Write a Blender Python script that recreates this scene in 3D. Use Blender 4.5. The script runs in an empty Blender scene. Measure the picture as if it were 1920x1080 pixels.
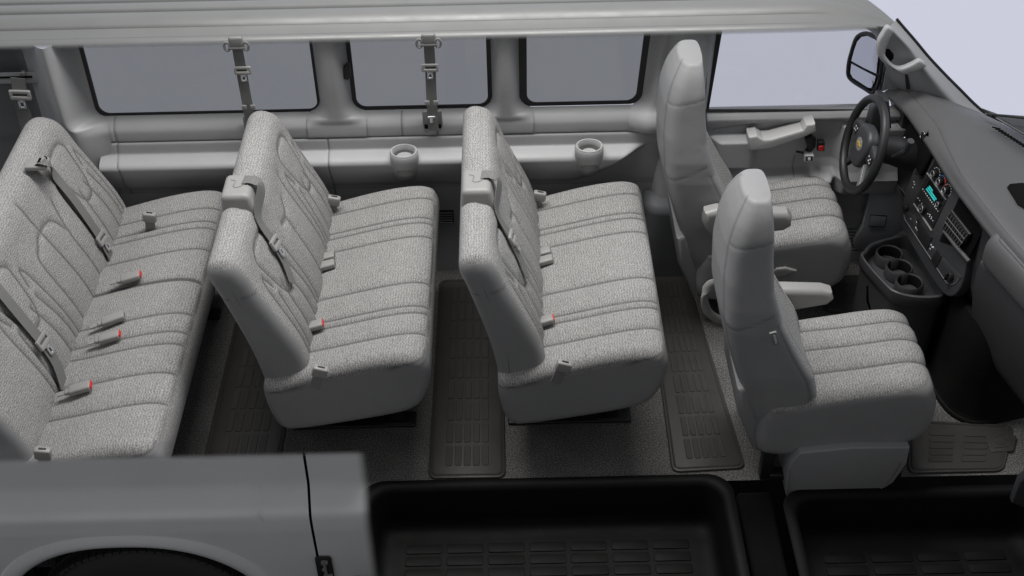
import bpy, bmesh, math, random
import numpy as np
from mathutils import Vector, Matrix
random.seed(7); rng = np.random.default_rng(5)
sc = bpy.context.scene; COL = sc.collection
PI = math.pi
# ---------------------------------------------------------------- camera
F = 2340.0; TH = math.radians(40); RO = math.radians(1.25); CAM = Vector((0, -4.8, 3.9))
fw = Vector((0, math.cos(TH), -math.sin(TH))); up0 = Vector((0, math.sin(TH), math.cos(TH))); xx = Vector((1, 0, 0))
RR = math.cos(RO)*xx - math.sin(RO)*up0; UU = math.sin(RO)*xx + math.cos(RO)*up0
cd = bpy.data.cameras.new('camera'); cam = bpy.data.objects.new('camera', cd); COL.objects.link(cam)
m = Matrix.Identity(4)
for i in range(3):
    m[i][0] = RR[i]; m[i][1] = UU[i]; m[i][2] = -fw[i]; m[i][3] = CAM[i]
cam.matrix_world = m; cd.sensor_width = 36; cd.lens = F/1920*36; cd.clip_end = 200; sc.camera = cam
def ray(px, py): return fw + RR*((px-960)/F) - UU*((py-540)/F)
def at(px, py, X=None, Y=None, Z=None):
    d = ray(px, py)
    if X is not None: t = (X-CAM.x)/d.x
    elif Y is not None: t = (Y-CAM.y)/d.y
    else: t = (Z-CAM.z)/d.z
    return CAM + d*t
def atp(px, py, P0, n):
    d = ray(px, py); return CAM + d*((Vector(P0)-CAM).dot(n)/d.dot(n))
# ---------------------------------------------------------------- materials
def newmat(name):
    mt = bpy.data.materials.new(name); mt.use_nodes = True; nt = mt.node_tree; nt.nodes.clear()
    out = nt.nodes.new('ShaderNodeOutputMaterial'); b = nt.nodes.new('ShaderNodeBsdfPrincipled')
    nt.links.new(b.outputs[0], out.inputs[0]); return mt, nt, b, out
def N(nt, t, **kw):
    n = nt.nodes.new(t)
    for k, v in kw.items(): setattr(n, k, v)
    return n
def ramp(nt, src, stops):
    r = N(nt, 'ShaderNodeValToRGB'); e = r.color_ramp.elements
    while len(e) < len(stops): e.new(.5)
    for q, (p, c) in zip(e, stops): q.position = p; q.color = (c, c, c, 1) if isinstance(c, (int, float)) else (*c, 1)
    nt.links.new(src, r.inputs[0]); return r.outputs[0]
def math_(nt, op, a, b=None, clamp=False):
    n = N(nt, 'ShaderNodeMath', operation=op); n.use_clamp = clamp
    for i, v in enumerate((a, b)):
        if v is None: continue
        if isinstance(v, (int, float)): n.inputs[i].default_value = v
        else: nt.links.new(v, n.inputs[i])
    return n.outputs[0]
def mixc(nt, f, a, b, mode='MIX'):
    n = N(nt, 'ShaderNodeMix', data_type='RGBA', blend_type=mode)
    for i, v in ((0, f), (6, a), (7, b)):
        if isinstance(v, (int, float)): n.inputs[i].default_value = v
        elif isinstance(v, tuple): n.inputs[i].default_value = (*v, 1)
        else: nt.links.new(v, n.inputs[i])
    return n.outputs[2]
def attr(nt, name): return N(nt, 'ShaderNodeAttribute', attribute_name=name).outputs['Fac']
def noise(nt, scale, detail=3, rough=.55, vec=None, dim='3D'):
    n = N(nt, 'ShaderNodeTexNoise'); n.inputs['Scale'].default_value = scale; n.inputs['Detail'].default_value = detail
    n.inputs['Roughness'].default_value = rough
    if vec is not None: nt.links.new(vec, n.inputs['Vector'])
    return n.outputs['Fac']
def bump(nt, h, strength, dist, b):
    n = N(nt, 'ShaderNodeBump'); n.inputs['Strength'].default_value = strength; n.inputs['Distance'].default_value = dist
    nt.links.new(h, n.inputs['Height']); nt.links.new(n.outputs[0], b.inputs['Normal'])
def plain(name, col, rough=.5, metal=0., grain=0., gscale=400, var=.08, fade=False, spec=.5, coat=0., seam=False):
    mt, nt, b, out = newmat(name)
    tc = N(nt, 'ShaderNodeTexCoord').outputs['Object']
    v = noise(nt, 3.5, 3, .6, tc)
    c = mixc(nt, v, tuple(x*(1-var) for x in col), tuple(min(1, x*(1+var)) for x in col))
    if seam: c = mixc(nt, attr(nt, 'seam'), c, tuple(x*.35 for x in col))
    nt.links.new(c, b.inputs['Base Color'])
    r = ramp(nt, noise(nt, 9, 4, .6, tc), [(.3, max(.02, rough-.06)), (.7, min(1, rough+.06))]); nt.links.new(r, b.inputs['Roughness'])
    b.inputs['Metallic'].default_value = metal; b.inputs['Specular IOR Level'].default_value = spec
    b.inputs['Coat Weight'].default_value = coat
    if grain: bump(nt, noise(nt, gscale, 2, .5, tc), grain, .002, b)
    if fade:
        t = N(nt, 'ShaderNodeBsdfTransparent'); mx = N(nt, 'ShaderNodeMixShader')
        nt.links.new(attr(nt, 'fade'), mx.inputs[0]); nt.links.new(t.outputs[0], mx.inputs[1]); nt.links.new(b.outputs[0], mx.inputs[2])
        nt.links.new(mx.outputs[0], out.inputs[0])
    return mt
VINYL = (.262, .264, .266)
def seat_mat():
    mt, nt, b, out = newmat('seat_cover')
    uv = N(nt, 'ShaderNodeUVMap', uv_map='UVMap').outputs[0]
    mp = N(nt, 'ShaderNodeMapping'); nt.links.new(uv, mp.inputs[0]); mp.inputs['Scale'].default_value = (1, 1.7, 1); mp.inputs['Rotation'].default_value = (0, 0, .35)
    # irregular tweed: fine clumps broken by a zig-zag knit row
    ob = N(nt, 'ShaderNodeTexCoord').outputs['Object']
    n1 = noise(nt, 165, 2, .62, ob); n2 = noise(nt, 400, 2, .6, ob)
    su = N(nt, 'ShaderNodeSeparateXYZ'); nt.links.new(uv, su.inputs[0]); wob = noise(nt, 45, 2, .5, ob)
    zig = math_(nt, 'PINGPONG', math_(nt, 'MULTIPLY', su.outputs['X'], 1/.011), 1.)
    ph = math_(nt, 'ADD', math_(nt, 'ADD', math_(nt, 'MULTIPLY', su.outputs['Y'], 1/.0105), math_(nt, 'MULTIPLY', zig, .42)), math_(nt, 'MULTIPLY', wob, 1.6))
    row = math_(nt, 'ADD', math_(nt, 'MULTIPLY', math_(nt, 'SINE', math_(nt, 'MULTIPLY', ph, 2*PI)), .5), .5)
    h = math_(nt, 'ADD', math_(nt, 'MULTIPLY', n1, .50), math_(nt, 'ADD', math_(nt, 'MULTIPLY', n2, .36), math_(nt, 'MULTIPLY', row, .115)))
    big = noise(nt, 9, 2, .5, uv)
    h2 = math_(nt, 'ADD', h, math_(nt, 'MULTIPLY', math_(nt, 'SUBTRACT', big, .5), .06))
    fab = ramp(nt, h2, [(.36, (.165, .165, .165)), (.50, (.292, .289, .283)), (.64, (.44, .432, .42))])
    vin = math_(nt, 'GREATER_THAN', attr(nt, 'vin'), .5)
    tc = N(nt, 'ShaderNodeTexCoord').outputs['Object']
    vc = mixc(nt, noise(nt, 6, 3, .6, tc), tuple(x*.93 for x in VINYL), tuple(x*1.07 for x in VINYL))
    c = mixc(nt, vin, fab, vc)
    se = math_(nt, 'MULTIPLY', attr(nt, 'seam'), .72)
    c = mixc(nt, se, c, (.035, .035, .036))
    nt.links.new(c, b.inputs['Base Color'])
    nt.links.new(ramp(nt, vin, [(0, .95), (1, .47)]), b.inputs['Roughness'])
    nt.links.new(ramp(nt, vin, [(0, .12), (1, .4)]), b.inputs['Specular IOR Level'])
    lt = N(nt, 'ShaderNodeTexVoronoi'); lt.inputs['Scale'].default_value = 420; nt.links.new(tc, lt.inputs[0])
    hh = N(nt, 'ShaderNodeMix', data_type='FLOAT'); nt.links.new(vin, hh.inputs[0]); nt.links.new(h, hh.inputs[2])
    nt.links.new(math_(nt, 'ADD', math_(nt, 'MULTIPLY', lt.outputs['Distance'], .28), math_(nt, 'MULTIPLY', noise(nt, 16, 3, .55, tc), 1.3)), hh.inputs[3])
    bump(nt, hh.outputs[0], .45, .003, b)
    return mt
M = {}
M['seat'] = seat_mat()
M['vinyl'] = plain('grey_vinyl', VINYL, .45, grain=.12, gscale=450, seam=True)
M['trim'] = plain('grey_trim', (.355, .358, .366), .5, grain=.12, gscale=500, seam=True)
M['trim_light'] = plain('light_trim', (.42, .42, .42), .5, grain=.1, gscale=500, seam=True)
M['roof'] = plain('roof_paint', (.17, .174, .172), .38, fade=True, seam=True)
M['body'] = plain('body_paint', (.74, .745, .75), .32, fade=True, seam=True, coat=.5)
M['lip'] = plain('arch_paint', (.66, .67, .68), .3, coat=.3)
M['belt'] = None
def belt_mat():
    mt, nt, b, out = newmat('belt_webbing')
    uv = N(nt, 'ShaderNodeUVMap', uv_map='UVMap').outputs[0]
    w = N(nt, 'ShaderNodeTexWave', wave_type='BANDS', bands_direction='Y'); w.inputs['Scale'].default_value = 60; nt.links.new(uv, w.inputs[0])
    c = mixc(nt, w.outputs['Fac'], (.115, .115, .112), (.205, .205, .2)); nt.links.new(c, b.inputs['Base Color'])
    b.inputs['Roughness'].default_value = .7; bump(nt, w.outputs['Fac'], .4, .002, b); return mt
M['belt'] = belt_mat()
M['plas'] = plain('grey_plastic', (.29, .286, .278), .42, grain=.05)
M['plas_dk'] = plain('mid_grey_plastic', (.20, .20, .198), .45)
M['metal'] = plain('bright_metal', (.75, .76, .80), .3, metal=.7)
M['red'] = plain('red_button', (.62, .025, .02), .35)
M['black'] = plain('black_plastic', (.012, .012, .013), .45)
M['pit'] = plain('black_void', (.004, .004, .004), .9, spec=.1)
M['rubber'] = plain('black_rubber', (.014, .014, .015), .5)
M['tyre'] = plain('tyre_rubber', (.03, .03, .031), .65)
M['dash'] = plain('charcoal_dash', (.085, .086, .088), .48, grain=.25, gscale=500)
M['dash_dk'] = plain('dark_dash', (.040, .041, .044), .45, grain=.2, gscale=500)
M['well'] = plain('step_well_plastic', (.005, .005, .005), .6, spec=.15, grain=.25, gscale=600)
M['mat'] = plain('rubber_mat', (.046, .044, .041), .40, grain=.1, gscale=500)
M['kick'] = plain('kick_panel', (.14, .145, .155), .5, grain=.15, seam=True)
M['kick_light'] = plain('kick_panel_plastic', (.26, .268, .285), .5, grain=.15)
M['white'] = plain('white_mark', (.75, .76, .8), .5)
M['silver'] = plain('silver_ring', (.7, .7, .72), .25, metal=.8)
M['gold'] = plain('gold_emblem', (.75, .5, .05), .3, metal=.3)
M['blue'] = plain('blue_mark', (.05, .18, .5), .5)
M['mirror'] = plain('mirror_glass', (.60, .61, .66), .02, metal=1., var=0)
def teal():
    mt, nt, b, out = newmat('display_light'); b.inputs['Base Color'].default_value = (.0, .1, .1, 1)
    b.inputs['Emission Color'].default_value = (.03, .52, .50, 1); b.inputs['Emission Strength'].default_value = .8; return mt
M['teal'] = teal()
def carpet():
    mt, nt, b, out = newmat('carpet'); tc = N(nt, 'ShaderNodeTexCoord').outputs['Object']
    a = noise(nt, 175, 3, .75, tc); l = noise(nt, 5, 3, .5, tc)
    h = math_(nt, 'ADD', a, math_(nt, 'MULTIPLY', math_(nt, 'SUBTRACT', l, .5), .12))
    nt.links.new(ramp(nt, h, [(.36, (.05, .049, .047)), (.50, (.13, .127, .122)), (.64, (.32, .312, .30))]), b.inputs['Base Color'])
    b.inputs['Roughness'].default_value = 1; b.inputs['Specular IOR Level'].default_value = .1; bump(nt, a, .9, .006, b); return mt
M['carpet'] = carpet()
def glass(name, tint, refl):
    mt, nt, b, out = newmat(name); nt.nodes.remove(b)
    t = N(nt, 'ShaderNodeBsdfTransparent'); t.inputs[0].default_value = (*tint, 1)
    g = N(nt, 'ShaderNodeBsdfGlossy'); g.inputs['Roughness'].default_value = .05
    mx = N(nt, 'ShaderNodeMixShader'); mx.inputs[0].default_value = refl
    nt.links.new(t.outputs[0], mx.inputs[1]); nt.links.new(g.outputs[0], mx.inputs[2]); nt.links.new(mx.outputs[0], out.inputs[0]); return mt
M['tint'] = glass('tinted_glass', (.55, .556, .54), .02)
M['clear'] = glass('clear_glass', (.875, .876, .873), .02)
# ---------------------------------------------------------------- geometry collector
class G:
    def __init__(s): s.v = []; s.f = []; s.mi = []; s.uv = []; s.at = {}
    def add(s, vs, fs, mi=0, uv=None):
        o = len(s.v); s.v += [tuple(v) for v in vs]; s.f += [tuple(i+o for i in f) for f in fs]; s.mi += [mi]*len(fs)
        s.uv += list(uv) if uv is not None else [(v[0]+v[1]*.3, v[2]+v[1]) for v in vs]; return s
    def bm(s, bm, mi=0, M4=None):
        if M4 is not None: bm.transform(M4)
        bm.verts.index_update(); s.add([v.co[:] for v in bm.verts], [[v.index for v in f.verts] for f in bm.faces], mi); bm.free(); return s
    def box(s, c, size, bev=.005, rot=None, mi=0, seg=3, taper=None):
        bm = bmesh.new(); bmesh.ops.create_cube(bm, size=1)
        for v in bm.verts:
            v.co = Vector((v.co.x*size[0], v.co.y*size[1], v.co.z*size[2]))
            if taper and v.co.x > 0: v.co.y *= taper; v.co.z *= taper
        if bev: bmesh.ops.bevel(bm, geom=bm.edges[:], offset=min(bev, min(size)*.48), segments=seg, profile=.5, affect='EDGES')
        T = Matrix.Translation(Vector(c)) @ (rot.to_4x4() if rot is not None else Matrix.Identity(4))
        return s.bm(bm, mi, T)
    def prism(s, pts, nrm, depth, bev=.004, mi=0, seg=3):
        """closed 3D planar outline pushed along nrm by depth"""
        bm = bmesh.new(); n = Vector(nrm).normalized()
        vs = [bm.verts.new(Vector(p)) for p in pts]; f = bm.faces.new(vs)
        r = bmesh.ops.extrude_face_region(bm, geom=[f]); nv = [g for g in r['geom'] if isinstance(g, bmesh.types.BMVert)]
        bmesh.ops.translate(bm, vec=n*depth, verts=nv); bmesh.ops.recalc_face_normals(bm, faces=bm.faces[:])
        if bev:
            nvs = set(nv); bmesh.ops.bevel(bm, geom=[e for e in bm.edges if (e.verts[0] in nvs) == (e.verts[1] in nvs)], offset=bev, segments=seg, profile=.5, affect='EDGES')
        return s.bm(bm, mi)
    def tube(s, path, r, n=10, mi=0, closed=False, flat=1., upv=None):
        P = [Vector(p) for p in path]; k = len(P); rs = r if isinstance(r, (list, tuple)) else [r]*k; vs = []; fs = []
        up = Vector(upv) if upv is not None else Vector((.13, .21, .97)); 
        for i in range(k):
            t = (P[(i+1) % k]-P[i-1]) if closed else (P[min(i+1, k-1)]-P[max(i-1, 0)])
            t.normalize(); a = t.cross(up); a = a.normalized() if a.length > 1e-4 else t.orthogonal().normalized(); b = a.cross(t)
            for j in range(n):
                q = 2*PI*j/n; vs.append(P[i]+a*math.cos(q)*rs[i]+b*math.sin(q)*rs[i]*flat)
        for i in range(k if closed else k-1):
            for j in range(n):
                fs.append((i*n+j, i*n+(j+1) % n, ((i+1) % k)*n+(j+1) % n, ((i+1) % k)*n+j))
        if not closed: fs += [tuple(range(n))[::-1], tuple((k-1)*n+j for j in range(n))]
        return s.add(vs, fs, mi)
    def ribbon(s, path, wdirs, w, th=.0022, mi=0):
        P = [Vector(p) for p in path]; k = len(P); vs = []; fs = []; uv = []; L = 0
        for i in range(k):
            if i: L += (P[i]-P[i-1]).length
            t = (P[min(i+1, k-1)]-P[max(i-1, 0)]).normalized(); wd = Vector(wdirs[i] if isinstance(wdirs, list) else wdirs); wd = (wd-t*wd.dot(t)).normalized(); n = t.cross(wd)
            for a, b in ((-1, -1), (1, -1), (1, 1), (-1, 1)): vs.append(P[i]+wd*a*w/2+n*b*th/2); uv.append((a*w/2, L))
        for i in range(k-1):
            for j in range(4): fs.append((i*4+j, i*4+(j+1) % 4, i*4+4+(j+1) % 4, i*4+4+j))
        fs += [(3, 2, 1, 0), tuple(k*4-4+j for j in range(4))]
        return s.add(vs, fs, mi, uv)
    def disc(s, c, n, r, h, bev=.002, mi=0, seg=28, up=None, ry=None):
        n = Vector(n).normalized(); a = n.orthogonal().normalized() if up is None else (Vector(up)-n*Vector(up).dot(n)).normalized(); b = n.cross(a); ry = ry or r
        return s.prism([Vector(c)+a*r*math.cos(2*PI*i/seg)+b*ry*math.sin(2*PI*i/seg) for i in range(seg)], n, h, bev, mi, 2)
    def grid(s, P, mi=0, uv=None, closeu=False):
        P = np.asarray(P); J, I = P.shape[:2]; fs = []
        for j in range(J-1):
            for i in range(I if closeu else I-1):
                i2 = (i+1) % I; fs.append((j*I+i, j*I+i2, (j+1)*I+i2, (j+1)*I+i))
        return s.add([tuple(map(float, p)) for p in P.reshape(-1, 3)], fs, mi, None if uv is None else [tuple(map(float, q)) for q in np.asarray(uv).reshape(-1, 2)])
    def attr(s, name, arr, default=0.):
        arr = list(map(float, np.asarray(arr).reshape(-1))); old = s.at.get(name, []); n = len(s.v)
        old = old + [default]*(n-len(arr)-len(old)); s.at[name] = old+arr; return s
    def build(s, name, mats, parent=None, sharp=38):
        off = Vector((0, 0, 0)); q = parent
        while q is not None: off += Vector(q.location); q = q.parent
        me = bpy.data.meshes.new(name); me.from_pydata([(v[0]-off.x, v[1]-off.y, v[2]-off.z) for v in s.v], [], s.f)
        for mm in (mats if isinstance(mats, (list, tuple)) else [mats]): me.materials.append(M[mm])
        me.polygons.foreach_set('material_index', s.mi)
        ul = me.uv_layers.new(name='UVMap'); li = np.zeros(len(me.loops), dtype=np.int32); me.loops.foreach_get('vertex_index', li)
        ul.data.foreach_set('uv', np.asarray(s.uv, dtype=np.float32)[li].reshape(-1))
        for k, a in s.at.items():
            a = a+[0.]*(len(s.v)-len(a)); la = me.attributes.new(k, 'FLOAT', 'POINT'); la.data.foreach_set('value', np.asarray(a, dtype=np.float32))
        bm = bmesh.new(); bm.from_mesh(me); bmesh.ops.recalc_face_normals(bm, faces=bm.faces[:]); bm.to_mesh(me); bm.free()
        me.shade_smooth(); me.set_sharp_from_angle(angle=math.radians(sharp)); me.update()
        o = bpy.data.objects.new(name, me); COL.objects.link(o)
        if parent is not None: o.parent = parent
        return o
def tag(o, label=None, cat=None, group=None, kind=None):
    for k, v in (('label', label), ('category', cat), ('group', group), ('kind', kind)):
        if v: o[k] = v
    return o
def thing(name, loc, label, cat, group=None):
    o = bpy.data.objects.new(name, None); o.empty_display_size = .1; COL.objects.link(o); o.location = loc; return tag(o, label, cat, group)
def copy_tree(o, parent=None):
    c = o.copy(); COL.objects.link(c)
    if parent is not None: c.parent = parent
    for ch in list(o.children): copy_tree(ch, c)
    return c
def cr(pts, n=12, closed=False):
    """Catmull-Rom through points of any dimension"""
    P = np.asarray([tuple(p) for p in pts], float); k = len(P); out = []
    rngi = range(k) if closed else range(k-1)
    for i in rngi:
        g = (lambda q: P[q % k]) if closed else (lambda q: P[min(max(q, 0), k-1)])
        a, b, c, d = g(i-1), g(i), g(i+1), g(i+2)
        for t in np.linspace(0, 1, n, endpoint=False): out.append(.5*(2*b+(c-a)*t+(2*a-5*b+4*c-d)*t*t+(3*b-a-3*c+d)*t**3))
    if not closed: out.append(P[-1])
    return np.asarray(out)
def resample(P, n, closed=True):
    Q = np.vstack([P, P[:1]]) if closed else P; L = np.concatenate([[0], np.cumsum(np.linalg.norm(np.diff(Q, axis=0), axis=1))])
    t = np.linspace(0, L[-1], n, endpoint=not closed); return np.stack([np.interp(t, L, Q[:, i]) for i in range(Q.shape[1])], 1), t
def polydist(A, B, lines):
    """min distance from points (A,B) to polylines in the same 2D space"""
    d = np.full(A.shape, 9.)
    for L in lines:
        L = np.asarray(L, float)
        for (a0, b0), (a1, b1) in zip(L[:-1], L[1:]):
            va, vb = a1-a0, b1-b0; l2 = va*va+vb*vb+1e-12
            t = np.clip(((A-a0)*va+(B-b0)*vb)/l2, 0, 1); d = np.minimum(d, np.hypot(A-a0-t*va, B-b0-t*vb))
    return d
def rrect(cx, cy, w, h, r, n=6):
    out = []
    for sx, sy, a0 in ((1, 1, 0), (-1, 1, PI/2), (-1, -1, PI), (1, -1, 1.5*PI)):
        for i in range(n+1):
            a = a0+PI/2*i/n; out.append((cx+sx*(w/2-r)+r*math.cos(a), cy+sy*(h/2-r)+r*math.sin(a)))
    return out
def smooth(e0, e1, x): t = np.clip((np.asarray(x, float)-e0)/(e1-e0), 0, 1); return t*t*(3-2*t)
# ---------------------------------------------------------------- soft extruded cushion (profile in x,z swept along y with rounded ends)
def soft(prof, y0, y1, r, n_y, n_p, lines=(), mode='top', crown=0., shoulder=0., seamw=.010, seamd=.009, vinfn=None, extra=None, puff=.006):
    P, arc = resample(cr(prof, 10, True), n_p)
    T = np.roll(P, -1, 0)-np.roll(P, 1, 0); T /= np.linalg.norm(T, axis=1)[:, None]; area = np.sum(P[:, 0]*np.roll(P[:, 1], -1)-np.roll(P[:, 0], -1)*P[:, 1])
    Nn = np.stack([T[:, 1], -T[:, 0]], 1)*(1 if area > 0 else -1)
    e = r*(1-np.cos(np.linspace(0, PI/2, 9)))
    ys = np.concatenate([y0-(e), np.linspace(y0-r, y1+r, n_y)[1:-1], (y1+e)[::-1]])
    tt = np.minimum(np.abs(y0-ys), np.abs(ys-y1)); inset = np.where(tt < r, r-np.sqrt(np.maximum(0, r*r-(r-tt)**2)), 0)
    Yg = np.repeat(ys[:, None], n_p, 1); X = P[None, :, 0]-Nn[None, :, 0]*inset[:, None]; Z = P[None, :, 1]-Nn[None, :, 1]*inset[:, None]
    NX = np.repeat(Nn[None, :, 0], len(ys), 0); NZ = np.repeat(Nn[None, :, 1], len(ys), 0)
    A = Yg; B = np.repeat((P[:, 0] if mode == 'top' else P[:, 1])[None], len(ys), 0)
    vis = smooth(.45, .85, NZ if mode == 'top' else NX)
    d = polydist(A, B, lines) if lines else np.full(A.shape, 9.)
    seam = np.exp(-(d/(seamw*.42))**2)*vis
    disp = (-seamd*np.exp(-(d/seamw)**2)+puff*(1-np.exp(-(d/.05)**2)))*vis
    u = (ys-ys.min())/(ys.max()-ys.min()); disp = disp+crown*np.sin(PI*u)[:, None]*vis
    X = X+NX*disp; Z = Z+NZ*disp
    if shoulder:
        zb = P[:, 1].min(); H = P[:, 1].max()-zb; sh = np.where(np.abs(y0-ys) < np.abs(ys-y1), shoulder, shoulder*.4); k = np.where(tt < sh, (H-sh*.75+.75*np.sqrt(np.maximum(0, sh**2-(sh-tt)**2)))/H, 1.)
        Z = zb+(Z-zb)*k[:, None]
    vin = np.zeros(A.shape) if vinfn is None else vinfn(X, Yg, Z, NX, NZ, tt[:, None])
    if extra is not None: seam = np.maximum(seam, extra(X, Yg, Z, NX, NZ, tt[:, None]))
    g = G(); PT = np.stack([X, Yg, Z], 2); ua = np.concatenate([[0], np.cumsum(np.hypot(np.diff(ys), np.diff(inset)))]); uv = np.stack([np.repeat(ua[:, None], n_p, 1), np.repeat(arc[None], len(ys), 0)], 2)
    # end faces: collapse rings toward the profile's mid-line
    def ring(j):
        base = PT[j]; c = base.mean(0); return [np.stack([c[0]+(base[:, 0]-c[0])*q, base[:, 1], c[2]+(base[:, 2]-c[2])*q], 1) for q in (.8, .55, .3, .08)]
    first, last = ring(0)[::-1], ring(len(ys)-1)
    PT = np.concatenate([np.stack(first), PT, np.stack(last)]); 
    def ext(a): return np.concatenate([np.repeat(a[:1], 4, 0), a, np.repeat(a[-1:], 4, 0)])
    uvx = np.concatenate([np.stack([np.stack([p[:, 0], p[:, 2]], 1) for p in first]), uv, np.stack([np.stack([p[:, 0], p[:, 2]], 1) for p in last])])
    g.grid(PT, 0, uvx, closeu=True); 
    sv = ext(seam).copy(); sv[:4] = 0; sv[-4:] = 0
    if extra is not None:
        for sl in (slice(0, 4), slice(-4, None)): sv[sl] = extra(PT[sl, :, 0], PT[sl, :, 1], PT[sl, :, 2], ext(NX)[sl], ext(NZ)[sl], 0.)
    g.attr('seam', sv)
    v = ext(vin)
    if vinfn is not None:
        v = v.copy(); v[:4] = vinfn(PT[:4, :, 0], PT[:4, :, 1], PT[:4, :, 2], ext(NX)[:4], ext(NZ)[:4], 0.); v[-4:] = vinfn(PT[-4:, :, 0], PT[-4:, :, 1], PT[-4:, :, 2], ext(NX)[-4:], ext(NZ)[-4:], 0.)
    g.attr('vin', v)
    n = n_p; J = PT.shape[0]; g.f += [tuple(range(n)), tuple((J-1)*n+i for i in range(n))]; g.mi += [0, 0]
    return g
# ================================================================ BENCH SEATS
YN = -1.27                                     # near end of the two middle benches
BACK = [(-.03, .30), (-.045, .36), (-.085, .62), (-.160, .90), (-.192, 1.00), (-.187, 1.045), (-.152, 1.07), (-.105, 1.06), (-.065, 1.01), (-.032, .93), (.028, .80), (.088, .66), (.118, .55), (.125, .46), (.10, .38), (.03, .30)]
CUSH = [(-.05, .31), (-.01, .238), (.06, .23), (.25, .262), (.45, .305), (.54, .347), (.585, .43), (.602, .52), (.592, .585), (.55, .618), (.47, .622), (.33, .598), (.15, .548), (.02, .505), (-.06, .47)]
def xfront(z): return float(np.interp(z, [.46, .55, .66, .80, .93, 1.01, 1.06], [.125, .118, .088, .028, -.032, -.065, -.105]))
def vin_back(y_near_sign=-1):
    def fn(X, Y, Z, NX, NZ, t):
        rear = smooth(.35, .75, -NX-NZ*.55)
        return rear
    return fn
def bench(name, y0, y1, label, seamsB, seamsC, shoulder=.13, split=None):
    root = thing(name, (0, (y0+y1)/2, 0), label, 'bench seat', 'fabric bench seats in rows')
    def vb(X, Y, Z, NX, NZ, t):
        rear = smooth(.5, .7, -NX-NZ*.5)
        near = (Y-(y1+.030))*-60+.5                       # near end skin below the shoulder
        edge = 1.045-3.2*np.clip(X+.125, 0, 1)**2-1.5*np.clip(-.14-X, 0, 1)**2
        lo = (edge-Z)*60+.5
        endv = np.minimum(near, lo)
        return np.clip(np.maximum(rear*1., endv), 0, 1)
    def vc(X, Y, Z, NX, NZ, t):
        line = .462+.255*np.clip(X, -.1, .75)              # stitched edge of the fabric on the near side
        q = smooth(y1+.0, y1+.16, Y)*smooth(.35, .56, X)
        return np.clip((line*(1-q)+.50*q-Z)*60+.5, 0, 1)
    b = soft(BACK, y0, y1, .045, int(abs(y1-y0)/.0065), 240, seamsB, 'front', crown=.010, shoulder=shoulder, vinfn=vb, extra=lambda X, Y, Z, NX, NZ, t: np.exp(-((Z-(.925+.12*X))/.0035)**2)*(Y < y1+.03)*(X < -.02)*.8, seamw=.012, seamd=.007, puff=.006)
    b.build('backrest', ['seat'], root, 60)
    c = soft(CUSH, y0-.01, y1-.035, .045, int(abs(y1-y0)/.0065), 260, seamsC, 'top', crown=.012, shoulder=0, vinfn=vc, extra=lambda X, Y, Z, NX, NZ, t: .85*np.exp(-((Z-(.462+.255*np.clip(X, -.1, .75)))/.004)**2)*(Y < y1+.03), seamw=.013, seamd=.007, puff=.006)
    c.build('cushion', ['seat'], root, 60)
    # dark steel frame and legs to the floor rails
    f = G(); f.box((.22, (y0+y1)/2, .225), (.46, abs(y1-y0)-.2, .03), .006); fr = f.build('seat_frame', 'black', root)
    for x in (.06, .42):
        for yy in (y0-.18, y1+.24):
            l = G(); l.box((x, yy, .13), (.05, .04, .26), .006); l.box((x, yy, .012), (.13, .07, .02), .004); l.build('leg', 'black', root)
    return root
def seams_back(pods, y0, y1):
    L = []
    for (a, w) in pods:                                   # egg-shaped head pad, then flutes running down
        L.append([(a+w*.95*s_*max(0., math.cos(q*.5))**.7*min(1, abs(q)*1.15)**.55, .865+.12*math.cos(q)) for s_, qs in ((-1, np.linspace(PI, 0, 18)), (1, np.linspace(0, PI, 18))) for q in qs])
        for k, q in ((-1, 1.0), (-.42, .8), (.42, .8), (1, 1.0)):
            L.append([(a+k*w*.95*q, .80-.0*k), (a+k*w*1.12, .68), (a+k*w*1.2, .52), (a+k*w*1.22, .40)])
        L.append([(a-w*1.0, .84), (a-w*1.25, .9), (a-w*1.45, .80), (a-w*1.52, .40)])
        L.append([(a+w*1.0, .84), (a+w*1.25, .9), (a+w*1.45, .80), (a+w*1.52, .40)])
    return [cr(l, 4) for l in L]
def seams_cush(yl): return [cr([(y+.015, -.05), (y+.004, .12), (y-.004, .3), (y+.006, .5), (y+.02, .60)], 5) for y in yl]
SC = seams_cush([-.26, -.41, -.45, -.55, -.86, -1.005, -1.045, -1.165])
SB = seams_back([(-.33, .105), (-1.01, .105)], -.12, YN) + [cr([(-.52, .95), (-.535, .86), (-.53, .7), (-.53, .4)], 5), cr([(-.62, .90), (-.66, .87), (-.70, .86), (-.76, .87)], 5), cr([(-.69, .86), (-.70, .7), (-.705, .4)], 5)]
SC = [np.stack([l[:, 0], l[:, 1]], 1) for l in SC]
RX = Vector((1, 0, 0))
def belt_parts(root, trace, dx, guide=True, big=True):
    """shoulder belt lying over the front of a backrest: trace is pixels on the plane of its front face"""
    P0 = Vector((.088+dx+.030, 0, .66)); n = Vector((.40, 0, .165)).normalized()
    pts = [atp(px, py, P0, n) for px, py in trace]
    fin = []
    for p in pts:
        q = p.copy(); 
        fin.append(q)
    path = [Vector(p) for p in cr(fin, 8)]
    t = (path[-1]-path[0]).normalized(); wd = t.cross(n)
    g = G(); g.ribbon(path, wd, .046); bl = g.build('shoulder_belt', 'belt', root)
    return bl, path, wd, n
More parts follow.
